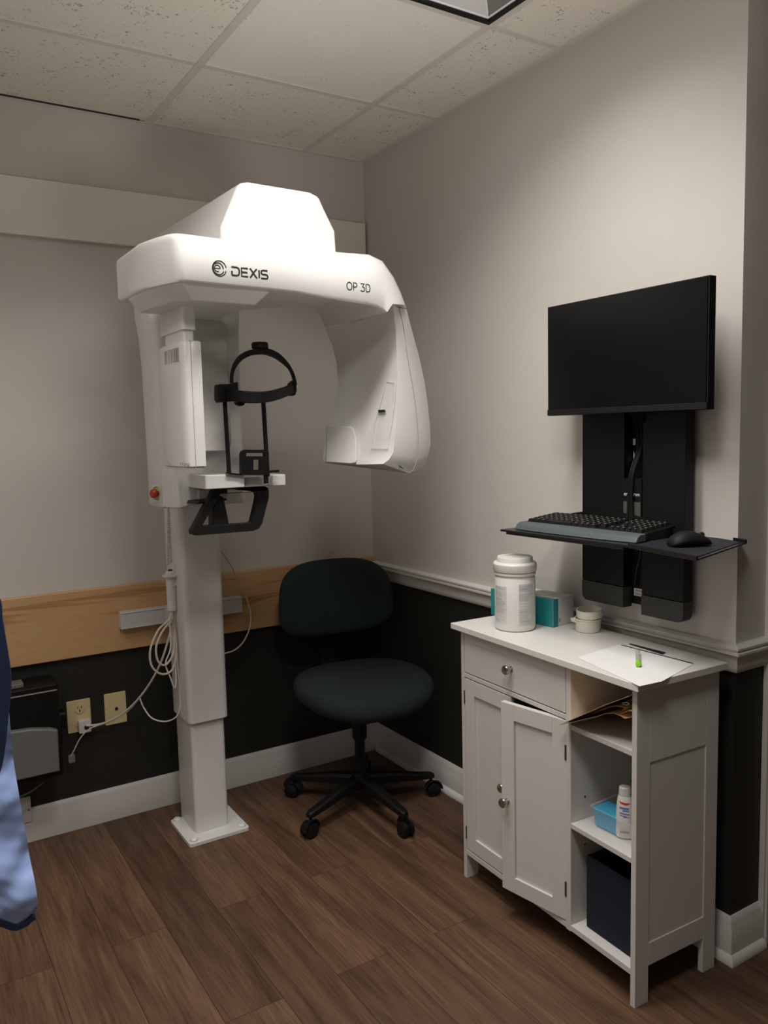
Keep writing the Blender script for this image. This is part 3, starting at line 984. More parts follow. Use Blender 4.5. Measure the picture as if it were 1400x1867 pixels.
yw = -0.21
bot = hc + Vector((0, 0, -0.126))
def wp_(px, py, y): return at(px, py, 'y', y)
wire('looped_cord', [bot + Vector((0.002, 0, 0)), wp_(306, 1132, -.26), wp_(288, 1150, -.27), wp_(274, 1185, -.275), wp_(277, 1215, -.275), wp_(295, 1229, -.27), wp_(313, 1222, -.262), wp_(321, 1195, -.26), wp_(319, 1150, -.255), wp_(312, 1135, -.258),
                     wp_(297, 1150, -.268), wp_(285, 1178, -.275), wp_(288, 1205, -.275), wp_(302, 1212, -.27), wp_(316, 1190, -.262), wp_(317, 1150, -.25), wp_(314, 1060, -.2), wp_(309, 980, -.17), wp_(307, 925, -.18)],
     0.0036, m_cord, 'cream cord coiled in loops beside the white column', sm=7)
bm = B()
hp_ = []
for i in range(170):
    t = i / 169
    c = wp_(307.5, 922 + 108 * t, -.225).lerp(wp_(311, 1030, -.225), t * 0)
    hp_.append(c + Vector((0.0052 * math.cos(i * 1.25), 0.0052 * math.sin(i * 1.25), 0)))
sweep(bm, hp_, circ(0.0016, 5))
tag(obj('coiled_cord', bm, m_cord), 'thin coiled cream cord hanging straight down from carriage beside the column', 'cord')
wire('mains_cable', [wp_(314, 1128, -.245), wp_(307, 1165, -.25), wp_(290, 1215, -.24), wp_(262, 1262, -.17), wp_(230, 1296, -.10), wp_(196, 1316, -.06), wp_(172, 1322, -.045), wp_(157, 1323, -.036)], 0.0038, m_cord, 'cream power cord sagging from column down to the ivory wall outlet')
wire('data_cord', [wp_(309, 1128, -.262), wp_(311, 1180, -.262), wp_(302, 1210, -.262), wp_(311, 1236, -.262), wp_(318, 1254, -.26), wp_(321, 1240, -.258), wp_(319, 1200, -.255), wp_(322, 1170, -.25), wp_(323, 1205, -.25), wp_(328, 1260, -.245), wp_(326, 1300, -.235), wp_(305, 1315, -.2), wp_(278, 1310, -.16), wp_(262, 1290, -.13), wp_(255, 1273, -.115)],
     0.0026, m_white, 'thin white cord drooping low between the column and the jack plate')
wire('phone_cord', [wp_(252, 1276, -.12), wp_(240, 1290, -.09), wp_(222, 1305, -.06), wp_(195, 1318, -.05), wp_(165, 1328, -.05), wp_(147, 1345, -.05), wp_(134, 1370, -.05), wp_(128, 1380, -.045)], 0.0022, m_cord, 'thin grey cord ending in a clear plug beside the black box')
wire('side_cord', [wp_(404, 1005, -.20), wp_(420, 1030, -.15), wp_(441, 1070, -.11), wp_(455, 1110, -.10), wp_(456, 1140, -.10), wp_(445, 1168, -.12), wp_(428, 1185, -.15), wp_(408, 1192, -.19)], 0.0028, m_cord, 'cream cord bowing out to the right of the white column')

# ------------------------------------------------------------------ outlets on the back wall
def plate(x0, x1, z0, z1, name, label):
    t = thing(name, label, 'outlet', ((x0 + x1) / 2, 0, z0))
    bm = B(); rbox(bm, x0, x1, -0.006, 0, z0, z1, 0.004, axis='y'); obj('cover_plate', bm, m_ivory, t, bevel=0.002)
    return t
t = plate(-1.280, -1.199, 0.350, 0.466, 'wall_outlet', 'ivory duplex wall outlet with a white plug in it')
for cz in (0.435, 0.382):
    bm = B(); lathe(bm, [(0.0175, 0), (0.0175, 0.004), (0, 0.004)], (-1.237, -0.005, cz), 24, axis=(0, -1, 0))
    s_ = obj('socket', bm, m_ivory, t)
    bm = B()
    for dx, w_ in ((-0.0065, .0022), (0.0065, .0026)):
        box(bm, -1.237 + dx - w_ / 2, -1.237 + dx + w_ / 2, -0.0098, -0.0085, cz + 0.001, cz + 0.009)
    box(bm, -1.2395, -1.2345, -0.0098, -0.0085, cz - 0.010, cz - 0.005)
    obj('socket_slots', bm, m_ink, s_)
t = plate(-1.151, -1.074, 0.352, 0.468, 'jack_plate', 'ivory wall plate with one round jack hole beside the outlet')
bm = B(); lathe(bm, [(0.006, 0), (0.006, 0.0015), (0, 0.0015)], (-1.110, -0.006, 0.408), 16, axis=(0, -1, 0)); obj('jack_hole', bm, m_ink, t)
bm = B(); lathe(bm, [(0.003, 0), (0.003, 0.001), (0, 0.001)], (-1.112, -0.006, 0.447), 12, axis=(0, -1, 0)); obj('screw', bm, m_ivory, t)
pg = thing('power_plug', 'white angled power plug pushed into the ivory wall outlet', 'plug', (-1.228, -0.03, 0.36))
bm = B(); rbox(bm, -1.248, -1.206, -0.034, -0.0095, 0.352, 0.397, 0.005, axis='y'); obj('plug_body', bm, m_white, pg, bevel=0.002)
bm = B(); lathe(bm, [(0.009, 0), (0.007, 0.004), (0, 0.004)], (-1.222, -0.034, 0.372), 14, axis=(0.3, -1, 0)); obj('strain_relief', bm, m_ink, pg)
t = thing('wall_jack', 'small white surface jack on wall at the floor below the black box', 'jack', (-1.435, 0, 0.07))
bm = B(); rbox(bm, -1.475, -1.418, -0.0215, -0.0165, 0.075, 0.165, 0.003, axis='y'); box(bm, -1.47, -1.42, -0.018, -0.0, 0.12, 0.16); obj('jack_cover', bm, m_trim, t, bevel=0.001)
bm = B(); box(bm, -1.428, -1.423, -0.0225, -0.021, 0.116, 0.121); obj('jack_hole', bm, m_ink, t)
bm = B(); P_ = wp_(130, 1381, -.05); box(bm, P_.x - .010, P_.x + .012, P_.y - .006, P_.y + .006, P_.z - .018, P_.z + .010)
tag(obj('modular_plug', bm, m_clear, bevel=0.002), 'small clear modular plug dangling beside the black box', 'plug')

# black box with grey front on the back wall
bx = thing('wall_control_box', 'black box with a grey front panel mounted low on back wall', 'control box', (-1.40, -0.08, 0.26))
bm = B(); rbox(bm, -1.56, -1.325, -0.14, -0.0, 0.262, 0.575, 0.008, axis='z'); obj('housing', bm, m_black, bx, bevel=0.003)
bm = B()
poly = [(-1.555, 0.285), (-1.340, 0.285), (-1.338, 0.425), (-1.36, 0.435), (-1.42, 0.447), (-1.50, 0.452), (-1.555, 0.450)]
loft(bm, [[Vector((x, -0.139, z)) for x, z in poly], [Vector((x, -0.158, z)) for x, z in poly], [Vector((x + (.004 if x < -1.5 else -.004), -0.162, z + (.003 if z < .4 else -.004))) for x, z in poly]])
obj('front_panel', bm, m_greyface, bx, bevel=0.002)
bm = B(); box(bm, -1.56, -1.33, -0.142, -0.138, 0.555, 0.559); obj('edge_strip', bm, m_gap, bx)
bm = B(); rbox(bm, -1.47, -1.425, -0.11, -0.05, 0.5755, 0.588, 0.006); tag(obj('white_clip', bm, m_greyface, bevel=0.002), 'small grey clip lying on top of the black box', 'clip')
bm = B(); tube(bm, [(-1.56, -0.11, 0.22), (-1.45, -0.12, 0.215), (-1.36, -0.11, 0.26), (-1.335, -0.09, 0.30)], 0.004, 8); tag(obj('black_cable', bm, m_cover), 'black cable curving under the black box', 'cable')
bm = B(); rbox(bm, -1.324, -1.296, -0.09, -0.045, 0.40, 0.46, 0.012, axis='x'); obj('side_lever', bm, m_black, bx, bevel=0.004)

# ------------------------------------------------------------------ lead apron hanging at the left
ap = thing('lead_apron', 'light blue lead apron with navy edging hanging at left edge', 'apron', (-1.78, -1.30, 0.42))
YA = -1.30
edge = [(-14, 1080), (6, 1120), (14, 1200), (19, 1300), (28, 1380), (38, 1455), (52, 1530), (62, 1590), (69, 1640), (71, 1660), (60, 1680), (44, 1692), (22, 1682), (0, 1652)]
ev = spline([at(x, y, 'y', YA) for x, y in edge], 4)
zt, zb = ev[0].z, min(p.z for p in ev)
right = [p for p in ev if True]
imin = min(range(len(ev)), key=lambda i: ev[i].z)
def xr(z):
    best = None
    for p, q in zip(ev[:imin], ev[1:imin + 1]):
        if (p.z - z) * (q.z - z) <= 0 and p.z != q.z:
            t = (p.z - z) / (p.z - q.z); best = p.x + (q.x - p.x) * t
    return best if best is not None else ev[imin].x
def zbm(x):
    best = None
    for p, q in zip(ev[imin:], ev[imin + 1:]):
        if (p.x - x) * (q.x - x) <= 0 and p.x != q.x:
            t = (p.x - x) / (q.x - p.x); t = abs(t); best = p.z + (q.z - p.z) * t
    return best
bm = B()
nu, nv = 60, 130
G_ = []
for v in range(nv + 1):
    row = []
    f = v / nv
    for u in range(nu + 1):
        s = u / nu
        z = 1.12 + (zb + 0.012 - 1.12) * f
        xR = xr(min(z, zt - 0.001)) - 0.002
        xL = xR - 0.46
        x = xL + (xR - xL) * s
        # hem rises towards the left
        lift = min(0.85 * max(0, (xR - 0.033 - x)), 0.25) * f ** 5 + 0.7 * max(0, 0.016 - (xR - x)) * f ** 9
        # diagonal pull folds
        fold = 0.011 * math.sin((z * 34 + s * 13)) * (0.35 + 0.65 * f) * (0.25 + 0.75 * s) + 0.010 * math.sin(s * 9 + z * 7)
        fold += 0.006 * math.sin(z * 62 - s * 21) * s * f + 0.0020 * math.sin(z * 120 - s * 55 + 2 * math.sin(z * 17)) * s * f + 0.0008 * math.sin(z * 190 + s * 30)  * s * f
        row.append(Vector((x, YA + fold - 0.02 * (1 - s), z + lift)))
    G_.append(row)
fr_ = [[bm.verts.new(p) for p in r] for r in G_]
bk_ = [[bm.verts.new(p + Vector((0, 0.006, 0))) for p in r] for r in G_]
for v in range(nv):
    for u in range(nu):
        bm.faces.new((fr_[v][u], fr_[v][u + 1], fr_[v + 1][u + 1], fr_[v + 1][u])); bm.faces.new((bk_[v][u], bk_[v + 1][u], bk_[v + 1][u + 1], bk_[v][u + 1]))
for v in range(nv):
    for u in (0, nu):
        bm.faces.new((fr_[v][u], fr_[v + 1][u], bk_[v + 1][u], bk_[v][u]))
for u in range(nu):
    for v in (0, nv):
        bm.faces.new((fr_[v][u], bk_[v][u], bk_[v][u + 1], fr_[v][u + 1]))
obj('skirt', bm, m_lav, ap, angle=60)
bm = B()
hem = [G_[nv][u] + Vector((0, 0.003, -0.004)) for u in range(nu + 1)]
sweep(bm, hem, [(-0.009, -0.005), (-0.009, 0.005), (0.003, 0.006), (0.005, 0), (0.003, -0.006)], up=(0, 1, 0))
obj('binding', bm, m_navytrim, ap)
# upper bib with navy edge, in front of the skirt
YB2 = -1.335
bib = [(-230, 1062), (-60, 1075), (-4, 1090), (4, 1130), (13, 1185), (19, 1225), (19, 1262), (14, 1310), (9, 1360), (0, 1405), (-20, 1440), (-70, 1452), (-240, 1462)]
bp2 = spline([at(x, y, 'y', YB2) for x, y in bib], 4)
bm = B()
inn = [p + Vector((-0.012 - 0.010 * math.sin(PI * i / len(bp2)), 0, 0)) for i, p in enumerate(bp2)]
extr(bm, inn, (0, 0.012, 0)); obj('bib', bm, m_steel, ap, bevel=0.003)
bm = B(); sweep(bm, [p + Vector((-0.009, 0.005, 0)) for p in bp2], [(-0.010, -0.008), (0.009, -0.008), (0.011, 0), (0.009, 0.010), (-0.010, 0.010)], up=(0, 1, 0)); obj('binding', bm, m_navytrim, ap)
bm = B(); tube(bm, [(-1.80, -1.32, 1.10), (-1.80, -1.31, 1.30), (-1.9, -1.31, 1.36), (-2.1, -1.31, 1.37), (-2.348, -1.31, 1.37)], 0.008, 8); obj('hanger', bm, m_chrome, ap)

# ------------------------------------------------------------------ office chair
ch = thing('office_chair', 'dark green armless office chair on black five-star base in the corner', 'chair', (-0.345, -0.440, 0))
def sq(n, a, b, e):
    out = []
    for i in range(n):
        t = 2 * PI * i / n
        c, s = math.cos(t), math.sin(t)
        out.append((a * math.copysign(abs(c) ** e, c), b * math.copysign(abs(s) ** e, s)))
    return out
bm = B()
ctr = Vector((-0.314, -0.425, 0)); rz = math.radians(-6)
Rz = Matrix.Rotation(rz, 3, 'Z')
def seatring(k, z, sag=0.0):
    out = []
    for x, y in sq(40, 0.252 * k, 0.235 * k, 0.80):
        # waterfall front edge
        zz = z - 0.035 * max(0, (-y / 0.235)) ** 3
        out.append(ctr + Rz @ Vector((x, y, zz)))
    return out
loft(bm, [seatring(.72, .405), seatring(.90, .410), seatring(.985, .430), seatring(1.0, .452), seatring(.985, .472), seatring(.93, .488), seatring(.8, .497), seatring(.5, .500), seatring(.2, .498)])
obj('seat', bm, m_chair, ch, angle=70)
bm = B()
bcx, bcy, bcz = -0.292, -0.175, 0.742
def brow(k, dy):
    out = []
    for x, z in sq(48, 0.236 * k, 0.148 * k, 0.62):
        w_ = 1.0 + 0.05 * (z / 0.148)
        curve = 0.9 * x * x * -1
        out.append(Vector((bcx, bcy, bcz)) + Matrix.Rotation(math.radians(-8), 3, 'Z') @ Vector((x * (1.0 - 0.06 * (z / 0.148)), dy + curve + 0.12 * (z + .1), z)))
    return out
loft(bm, [brow(.55, -.036), brow(.8, -.034), brow(.93, -.026), brow(.99, -.012), brow(1, 0.004), brow(.98, 0.018), brow(.9, .026), brow(.6, .03)])
obj('backrest', bm, m_chair2, ch, angle=70)
bm = B(); sweep(bm, spline([(-0.29, -0.14, .70), (-0.293, -0.115, .60), (-0.30, -0.12, .47), (-0.31, -0.20, .40), (-0.33, -0.36, .385)], 6), rect(0.03, 0.006), up=(0, 1, 0.2)); obj('back_support', bm, m_black, ch, bevel=0.002)
bm = B(); rbox(bm, -0.40, -0.27, -0.53, -0.33, 0.375, 0.405, 0.02); obj('seat_plate', bm, m_black, ch, bevel=0.003)
bm = B(); lathe(bm, [(0.024, .26), (0.027, .265), (0.027, .375), (0.0, .375)], (-0.345, -0.44, 0), 24); lathe(bm, [(0.019, .08), (0.019, .265), (0, .265)], (-0.345, -0.44, 0), 20); obj('gas_column', bm, m_black, ch)
bm = B(); lathe(bm, [(0.036, .075), (0.040, .09), (0.034, .135), (0, .137)], (-0.345, -0.44, 0), 24); obj('hub', bm, m_black, ch)
def leg_set(a):
    d = Vector((math.cos(a), math.sin(a), 0)); s = Vector((-d.y, d.x, 0)); o = Vector((-0.345, -0.44, 0))
    bm = B()
    rings = []
    for r_, zc, hw, hh in ((0.02, .105, .024, .022), (0.12, .098, .020, .018), (0.22, .085, .017, .013), (0.272, .080, .016, .011), (0.288, .077, .010, .008)):
        c = o + d * r_ + Vector((0, 0, zc))
        rings.append([c + s * x + Vector((0, 0, z)) for x, z in ((-hw, -hh), (hw, -hh), (hw, hh * .5), (hw * .6, hh), (-hw * .6, hh), (-hw, hh * .5))])
    loft(bm, rings)
    lg = obj('leg', bm, m_black, ch, bevel=0.003)
    bm = B()
    c = o + d * 0.275
    w = Vector((-s.x, -s.y, 0))
    wc = c + d * 0.008 + Vector((0, 0, 0.026))
    for k in (-1, 1):
        lathe(bm, [(0.0, 0.004 * 1), (0.026, 0.004), (0.026, 0.020), (0.020, 0.023), (0, 0.023)], wc, 20, axis=tuple(s * k))
    lathe(bm, [(0.006, 0.024), (0.006, 0.070), (0, 0.07)], c, 10)
    sweep(bm, [wc + d * 0.028 * math.cos(t * PI / 8) + Vector((0, 0, 0.030 * math.sin(t * PI / 8))) for t in range(0, 9)], rect(0.020, 0.0025), up=tuple(s.cross(d)) if False else None)
    obj('caster', bm, m_black, lg)
for k in range(5):
    leg_set(math.radians(-88 + 72 * k))

# ------------------------------------------------------------------ white cabinet (local: x depth, y along the front from the right, z up)
TH = math.radians(-2.0)
cb = thing('storage_cabinet', 'white wooden storage cabinet with drawer, two doors and open shelves', 'cabinet', (-0.3495, -1.727, 0), TH)
WLOC[cb.name] = Vector((0, 0, 0))
CW, CD, CH = 0.692, 0.288, 0.787
def cbx(x0, x1, y0, y1, z0, z1, name, m=m_cab, parent=cb, bevel=0.0015):
    bm = B(); box(bm, x0, x1, y0, y1, z0, z1); return obj(name, bm, m, parent, bevel=bevel)
def side(y0, y1, inner, name):
    bm = B()
    st_ = 0.045
    o0, o1 = (y0, y1)
    # posts to the floor, rails, recessed panel
    box(bm, 0, st_, o0, o1, 0, CH); box(bm, CD - st_, CD, o0, o1, 0, CH)
    for z0, z1 in ((0.093, 0.150), (0.600, CH)):
        box(bm, st_, CD - st_, o0, o1, z0, z1)
    p0, p1 = (o0 + 0.003, o1) if inner > 0 else (o0, o1 - 0.003)
    box(bm, st_, CD - st_, p0, p1, 0.150, 0.600)
    return obj(name, bm, m_cab, cb, bevel=0.0008)
side(0, 0.015, 1, 'side_panel')
side(CW - 0.015, CW, -1, 'side_panel')
DV0, DV1 = 0.218, 0.236
cbx(0.0, CD - 0.006, DV0, DV1, 0.075, CH, 'divider')
cbx(CD - 0.006, CD - 0.001, 0.015, CW - 0.015, 0.075, CH, 'back_panel')
bm = B(); box(bm, 0.0, CD - 0.006, 0.015, DV0, 0.078, 0.094); box(bm, 0.0, CD - 0.006, DV1, CW - 0.015, 0.078, 0.094); obj('bottom_board', bm, m_cab, cb, bevel=0.001)
cbx(0.0, CD - 0.006, 0.015, DV0, 0.620, 0.634, 'shelf')
cbx(0.0, CD - 0.006, 0.015, DV0, 0.358, 0.372, 'shelf')
cbx(0.0, CD - 0.006, DV1, CW - 0.015, 0.642, 0.655, 'rail')
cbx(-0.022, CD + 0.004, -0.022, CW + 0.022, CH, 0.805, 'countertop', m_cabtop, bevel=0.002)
bm = B()
for y in (0.060, 0.19):
    pass
bm.free()
for x in (0.05, 0.22):
    for z in (0.43, 0.30):
        bm = B(); lathe(bm, [(0.0028, 0), (0.0028, 0.0006), (0, 0.0006)], (x, DV0, z), 10, axis=(0, -1, 0)); obj('pin_hole', bm, m_ink, cb)
# drawer
bm = B(); box(bm, 0.0, 0.016, DV1 + 0.002, CW - 0.0175, 0.658, 0.783)
dr = obj('drawer', bm, m_cab, cb, bevel=0.0015)
def knob(y, z, x, parent, ax=(-1, 0, 0), c=None):
    bm = B()
    lathe(bm, [(0.0075, 0), (0.0075, 0.002), (0.0045, 0.004), (0.0045, 0.012), (0.012, 0.017), (0.0135, 0.022), (0.012, 0.026), (0.0, 0.0275)], c or (x, y, z), 24, axis=ax)
    return obj('knob', bm, m_chrome, parent)
knob(0.452, 0.722, 0, dr)
def door(z0, z1, w_, name_label, ang, hinge_y, dirn):
    """door built from its hinge edge; dirn +1 grows to +y"""
    bm = B()
    t, s_ = 0.016, 0.045
    def bb(a0, a1, z0_, z1_, d0, d1):
        ya, yb = sorted((a0 * dirn, a1 * dirn))
        box(bm, d0, d1, ya, yb, z0_, z1_)
    bb(0, s_, z0, z1, -t, 0); bb(w_ - s_, w_, z0, z1, -t, 0)
    bb(s_, w_ - s_, z0, z0 + s_, -t, 0); bb(s_, w_ - s_, z1 - s_, z1, -t, 0)
    bb(s_, w_ - s_, z0 + s_, z1 - s_, -t + 0.007, -0.002)
    rot = Matrix.Rotation(ang, 3, 'Z')
    org = Vector((0.016, hinge_y, 0))
    for v in bm.verts:
        v.co = rot @ v.co + org
    d_ = obj('door', bm, m_cab, cb, bevel=0.001)
    return d_, rot, org
WDR = 0.2175
d1, rot, org = door(0.098, 0.639, WDR, '', 0.0, CW - 0.017, -1)
knob(0, 0, 0, d1, c=Vector((0.0, CW - 0.017 - WDR + 0.020, 0.372)))
for z in (0.56, 0.13):
    hm = B(); box(hm, -0.002, 0.004, CW - 0.0185, CW - 0.0145, z, z + .04); obj('hinge', hm, m_hinge, d1)
AO = math.radians(11.5)
d2, rot, org = door(0.098, 0.639, WDR, '', AO, DV1 + 0.001, 1)
kc = rot @ Vector((-0.016, WDR - 0.022, 0.360)) + org
knob(0, 0, 0, d2, ax=tuple(rot @ Vector((-1, 0, 0))), c=kc)
for z in (0.535, 0.165):
    hm = B(); box(hm, -0.003, 0.004, DV1 - 0.003, DV1 + 0.001, z, z + .04); obj('hinge', hm, m_hinge, d2)
cabM = Matrix.Translation(cb.location) @ Matrix.Rotation(TH, 4, 'Z')
def cw_(x, y, z):
    return cabM @ Vector((x, y, z))
CT = 0.8052

# ------------------------------------------------------------------ things on the cabinet
cn = thing('wipes_canister', 'tall white wipes canister with lid on the cabinet top', 'canister', (-0.236, -1.181, CT))
cc = (-0.236, -1.181, CT)
bm = B(); lathe(bm, [(0.052, 0), (0.057, 0.003), (0.059, 0.010), (0.059, 0.152), (0.056, 0.157), (0.056, 0.160), (0.0605, 0.163), (0.0605, 0.168), (0.056, 0.171), (0, 0.171)], cc, 56); obj('body', bm, m_white, cn)
bm = B(); lathe(bm, [(0.0615, 0.1715), (0.063, 0.174), (0.063, 0.193), (0.060, 0.197), (0.052, 0.198), (0.0515, 0.210), (0.050, 0.213), (0, 0.2135)], cc, 56)
ld = obj('lid', bm, m_white, cn)
bm = B()
da = math.atan2(CAM.y - cc[1], CAM.x - cc[0])
def cyl_patch(bm, r, a0, a1, z0, z1, n=8):
    pa = [Vector((cc[0] + r * math.cos(da + a0 + (a1 - a0) * i / n), cc[1] + r * math.sin(da + a0 + (a1 - a0) * i / n), 0)) for i in range(n + 1)]
    for p, q in zip(pa, pa[1:]):
        bm.faces.new([bm.verts.new(v) for v in (p + Vector((0, 0, cc[2] + z0)), q + Vector((0, 0, cc[2] + z0)), q + Vector((0, 0, cc[2] + z1)), p + Vector((0, 0, cc[2] + z1)))])
cyl_patch(bm, 0.0592, -1.25, -0.42, 0.022, 0.132); cyl_patch(bm, 0.0592, 0.18, 1.0, 0.018, 0.140)
lb = obj('label_panel', bm, m_labelbg, cn)
bm = B()
random.seed(3)
for a0, a1, z0, z1 in ((-1.2, -0.45, 0.026, 0.128), (0.21, 0.95, 0.022, 0.134)):
    z = z1
    while z > z0:
        w_ = (a1 - a0) * random.uniform(.55, 1)
        h_ = 0.0012 if random.random() > .14 else 0.0026
        cyl_patch(bm, 0.0594, a0, a0 + w_, z - h_, z, 5); z -= 0.0034 if random.random() > .12 else 0.008
obj('label_print', bm, m_label, cn)
bm = B(); rbox(bm, cc[0] - 0.046, cc[0] - 0.012, cc[1] - 0.020, cc[1] + 0.016, cc[2] + 0.2128, cc[2] + 0.2145, 0.008)
for v in bm.verts: pass
obj('lid_flap', bm, m_white, ld, bevel=0.0005)

# glove box
F_, L_ = Vector((-0.148, -1.246, CT)), Vector((-0.182, -1.003, CT))
e1 = (L_ - F_).normalized(); e2 = Vector((e1.y, -e1.x, 0)) * (1 if e1.y > 0 else -1)
gb = thing('glove_box', 'teal and white glove box behind the wipes canister', 'box', F_ + e1 * .12 + e2 * .05)
GLn, GWd, GH = 0.243, 0.098, 0.083
bm = B()
for a0, a1, mi in ((0, GLn, 0),):
    P = [F_, F_ + e1 * GLn, F_ + e1 * GLn + e2 * GWd, F_ + e2 * GWd]
    vs = [bm.verts.new(p) for p in P] + [bm.verts.new(p + Vector((0, 0, GH))) for p in P]
    for f, mi in (((3, 2, 1, 0), 1), ((4, 5, 6, 7), 1), ((0, 1, 5, 4), 0), ((1, 2, 6, 5), 0), ((2, 3, 7, 6), 0), ((3, 0, 4, 7), 1)):
        bm.faces.new([vs[i] for i in f]).material_index = mi
obj('carton', bm, [m_teal, m_paper], gb, bevel=0.0012, smooth=True)
bm = B()
def gq(bm, p, a, b, o):
    p = p + o
    extr(bm, [p, p + a, p + a + b, p + b], o * 0.3)
gq(bm, F_ + Vector((0, 0, 0)), e2 * 0.024, Vector((0, 0, GH)), -e1 * 0.0006)
gq(bm, F_ + Vector((0, 0, GH)), e2 * 0.012, e1 * GLn, Vector((0, 0, 0.0006)))
obj('teal_edge_band', bm, m_teal, gb)
bm = B()
gq(bm, F_ + Vector((0, 0, GH)) + e2 * .03 + e1 * .05, e2 * 0.045, e1 * 0.14, Vector((0, 0, 0.0005)))
obj('opening_flap', bm, m_paper, gb)
bm = B(); gq(bm, F_ + e2 * .027 + Vector((0, 0, .012)), e2 * 0.008, Vector((0, 0, .012)), -e1 * 0.0006); obj('print_mark', bm, m_label, gb)

# round dish with a second ring tilted on it
dc = Vector((-0.095, -1.332, CT))
t = thing('round_tub', 'small round cream tub on cabinet top under the grey wall covers', 'tub', dc)
bm = B(); lathe(bm, [(0.032, 0), (0.0345, 0.002), (0.0365, 0.034), (0.0385, 0.035), (0.0385, 0.038), (0.034, 0.038), (0.032, 0.006), (0, 0.005)], dc, 44); obj('bowl', bm, m_cream, t)
bm = B(); extr(bm, [dc + Vector((-0.036, 0.010, .026)), dc + Vector((-0.047, 0.018, .031)), dc + Vector((-0.043, 0.026, .036)), dc + Vector((-0.030, 0.022, .036))], (0, 0, 0.003)); obj('tab', bm, m_cream, t)
bm = B(); lathe(bm, [(0.0365, 0.0), (0.0365, 0.022), (0.034, 0.022), (0.034, 0.003), (0, 0.003)], dc + Vector((0.004, -0.003, 0.0425)), 44, axis=(-0.10, -0.02, 1)); tag(obj('tub_lid', bm, m_cream), 'round cream lid tilted upside down on the small tub', 'lid')

# papers, the printed bands and the little vial
bm = B()
pz = 0.8056
pp = [at(x, y, 'z', pz) for x, y in ((1052, 1199), (1133, 1174), (1266, 1210), (1207, 1242.5), (1166, 1251.5))]
extr(bm, pp, (0, 0, 0.0006)); sheet = tag(obj('paper_sheet', bm, m_paper, smooth=False), 'loose white paper sheet with black bands on the cabinet top', 'paper')
bm = B()
q = [at(x, y, 'z', pz + .0007) for x, y in ((1146, 1174), (1150, 1173.5), (1214, 1189.5), (1208, 1193))]
extr(bm, q, (0, 0, 0.0003))
q = [at(x, y, 'z', pz + .0007) for x, y in ((1131, 1176), (1134, 1175.5), (1265, 1209.3), (1262, 1210.3))]
extr(bm, q, (0, 0, 0.0003)); obj('printed_band', bm, m_ink, sheet)
v0 = at(1163.5, 1211, 'z', 0.8135); v1 = at(1162.5, 1188, 'z', 0.8135)
vl = thing('sample_vial', 'small clear vial with lime green end lying on white paper', 'vial', v0)
dv = (v1 - v0).normalized(); LV = (v1 - v0).length
bm = B(); lathe(bm, [(0.0062, 0.012), (0.0062, LV - .003), (0.004, LV), (0, LV)], v0, 18, axis=tuple(dv)); obj('tube', bm, m_vial, vl)
bm = B(); lathe(bm, [(0.0, -0.004), (0.0058, -0.003), (0.0068, 0.0), (0.0064, 0.022), (0, 0.022)], v0, 18, axis=tuple(dv)); obj('green_end', bm, m_green, vl)

# ------------------------------------------------------------------ in the open shelves
# manila folders leaning in the top cubby
fl = thing('manila_folder', 'manila folder leaning open and sticking out of top cubby', 'folder', cw_(0.1, 0.12, 0.636))
def lpx(px, py, d):
    # pixel to the vertical plane parallel to the cabinet front, d behind it
    n_ = Matrix.Rotation(TH, 3, 'Z') @ Vector((1, 0, 0))
    return atpl(px, py, cw_(d, 0, 0), n_)
inw = Matrix.Rotation(TH, 3, 'Z') @ Vector((1, 0, 0))
def sheetstrip(bm, pts, back, th_=0.0007):
    a = [Vector(p) for p in pts]
    b = [p + back for p in a]
    for s, off in ((1, Vector((0, 0, 0))), (-1, Vector((0, 0, -th_)))):
        va = [bm.verts.new(p + off) for p in a]; vb = [bm.verts.new(p + off) for p in b]
        for i in range(len(a) - 1):
            f = (va[i], va[i + 1], vb[i + 1], vb[i])
            bm.faces.new(f if s > 0 else f[::-1])
        if s > 0: keep_ = (va, vb)
        else:
            for i in range(len(a) - 1):
                bm.faces.new((keep_[0][i], va[i], va[i + 1], keep_[0][i + 1])); bm.faces.new((keep_[1][i], keep_[1][i + 1], vb[i + 1], vb[i]))
            for i in (0, len(a) - 1):
                bm.faces.new((keep_[0][i], keep_[1][i], vb[i], va[i]))
tip = lpx(1018, 1322, -0.035)
upl = [tip, lpx(1055, 1306, -0.034), lpx(1100, 1286, -0.032), lpx(1138, 1273, -0.03) ]
rgt = lpx(1157, 1266, 0.02)
bm = B(); sheetstrip(bm, [tip, upl[1], upl[2], lpx(1136, 1273, -0.026), lpx(1153, 1265.5, 0.006)], inw * 0.20 + Vector((0, 0, 0.012)))
obj('top_flap', bm, m_manila, fl, smooth=False)
bm = B(); sheetstrip(bm, [tip + Vector((0.0, 0, -.001)), lpx(1050, 1315, -0.030), lpx(1085, 1307, -0.022), lpx(1102, 1301, -0.014), lpx(1120, 1300.5, -0.008), lpx(1131, 1305, -0.004), lpx(1139, 1310, 0.0), lpx(1153.5, 1306.5, 0.006)], inw * 0.20 + Vector((0, 0, 0.004)))
obj('bottom_flap', bm, m_manila, fl, smooth=False)
bm = B(); sheetstrip(bm, [lpx(1085, 1298, -0.012), lpx(1112, 1288, -0.006), lpx(1124, 1287, -0.004), lpx(1139, 1290, -0.002), lpx(1131, 1302, 0.0), lpx(1145, 1295, 0.002), lpx(1154, 1297, 0.006)], inw * 0.18)
tag(obj('manila_folder', bm, m_manila, smooth=False), 'crumpled manila folder tucked inside the open leaning folder', 'folder')
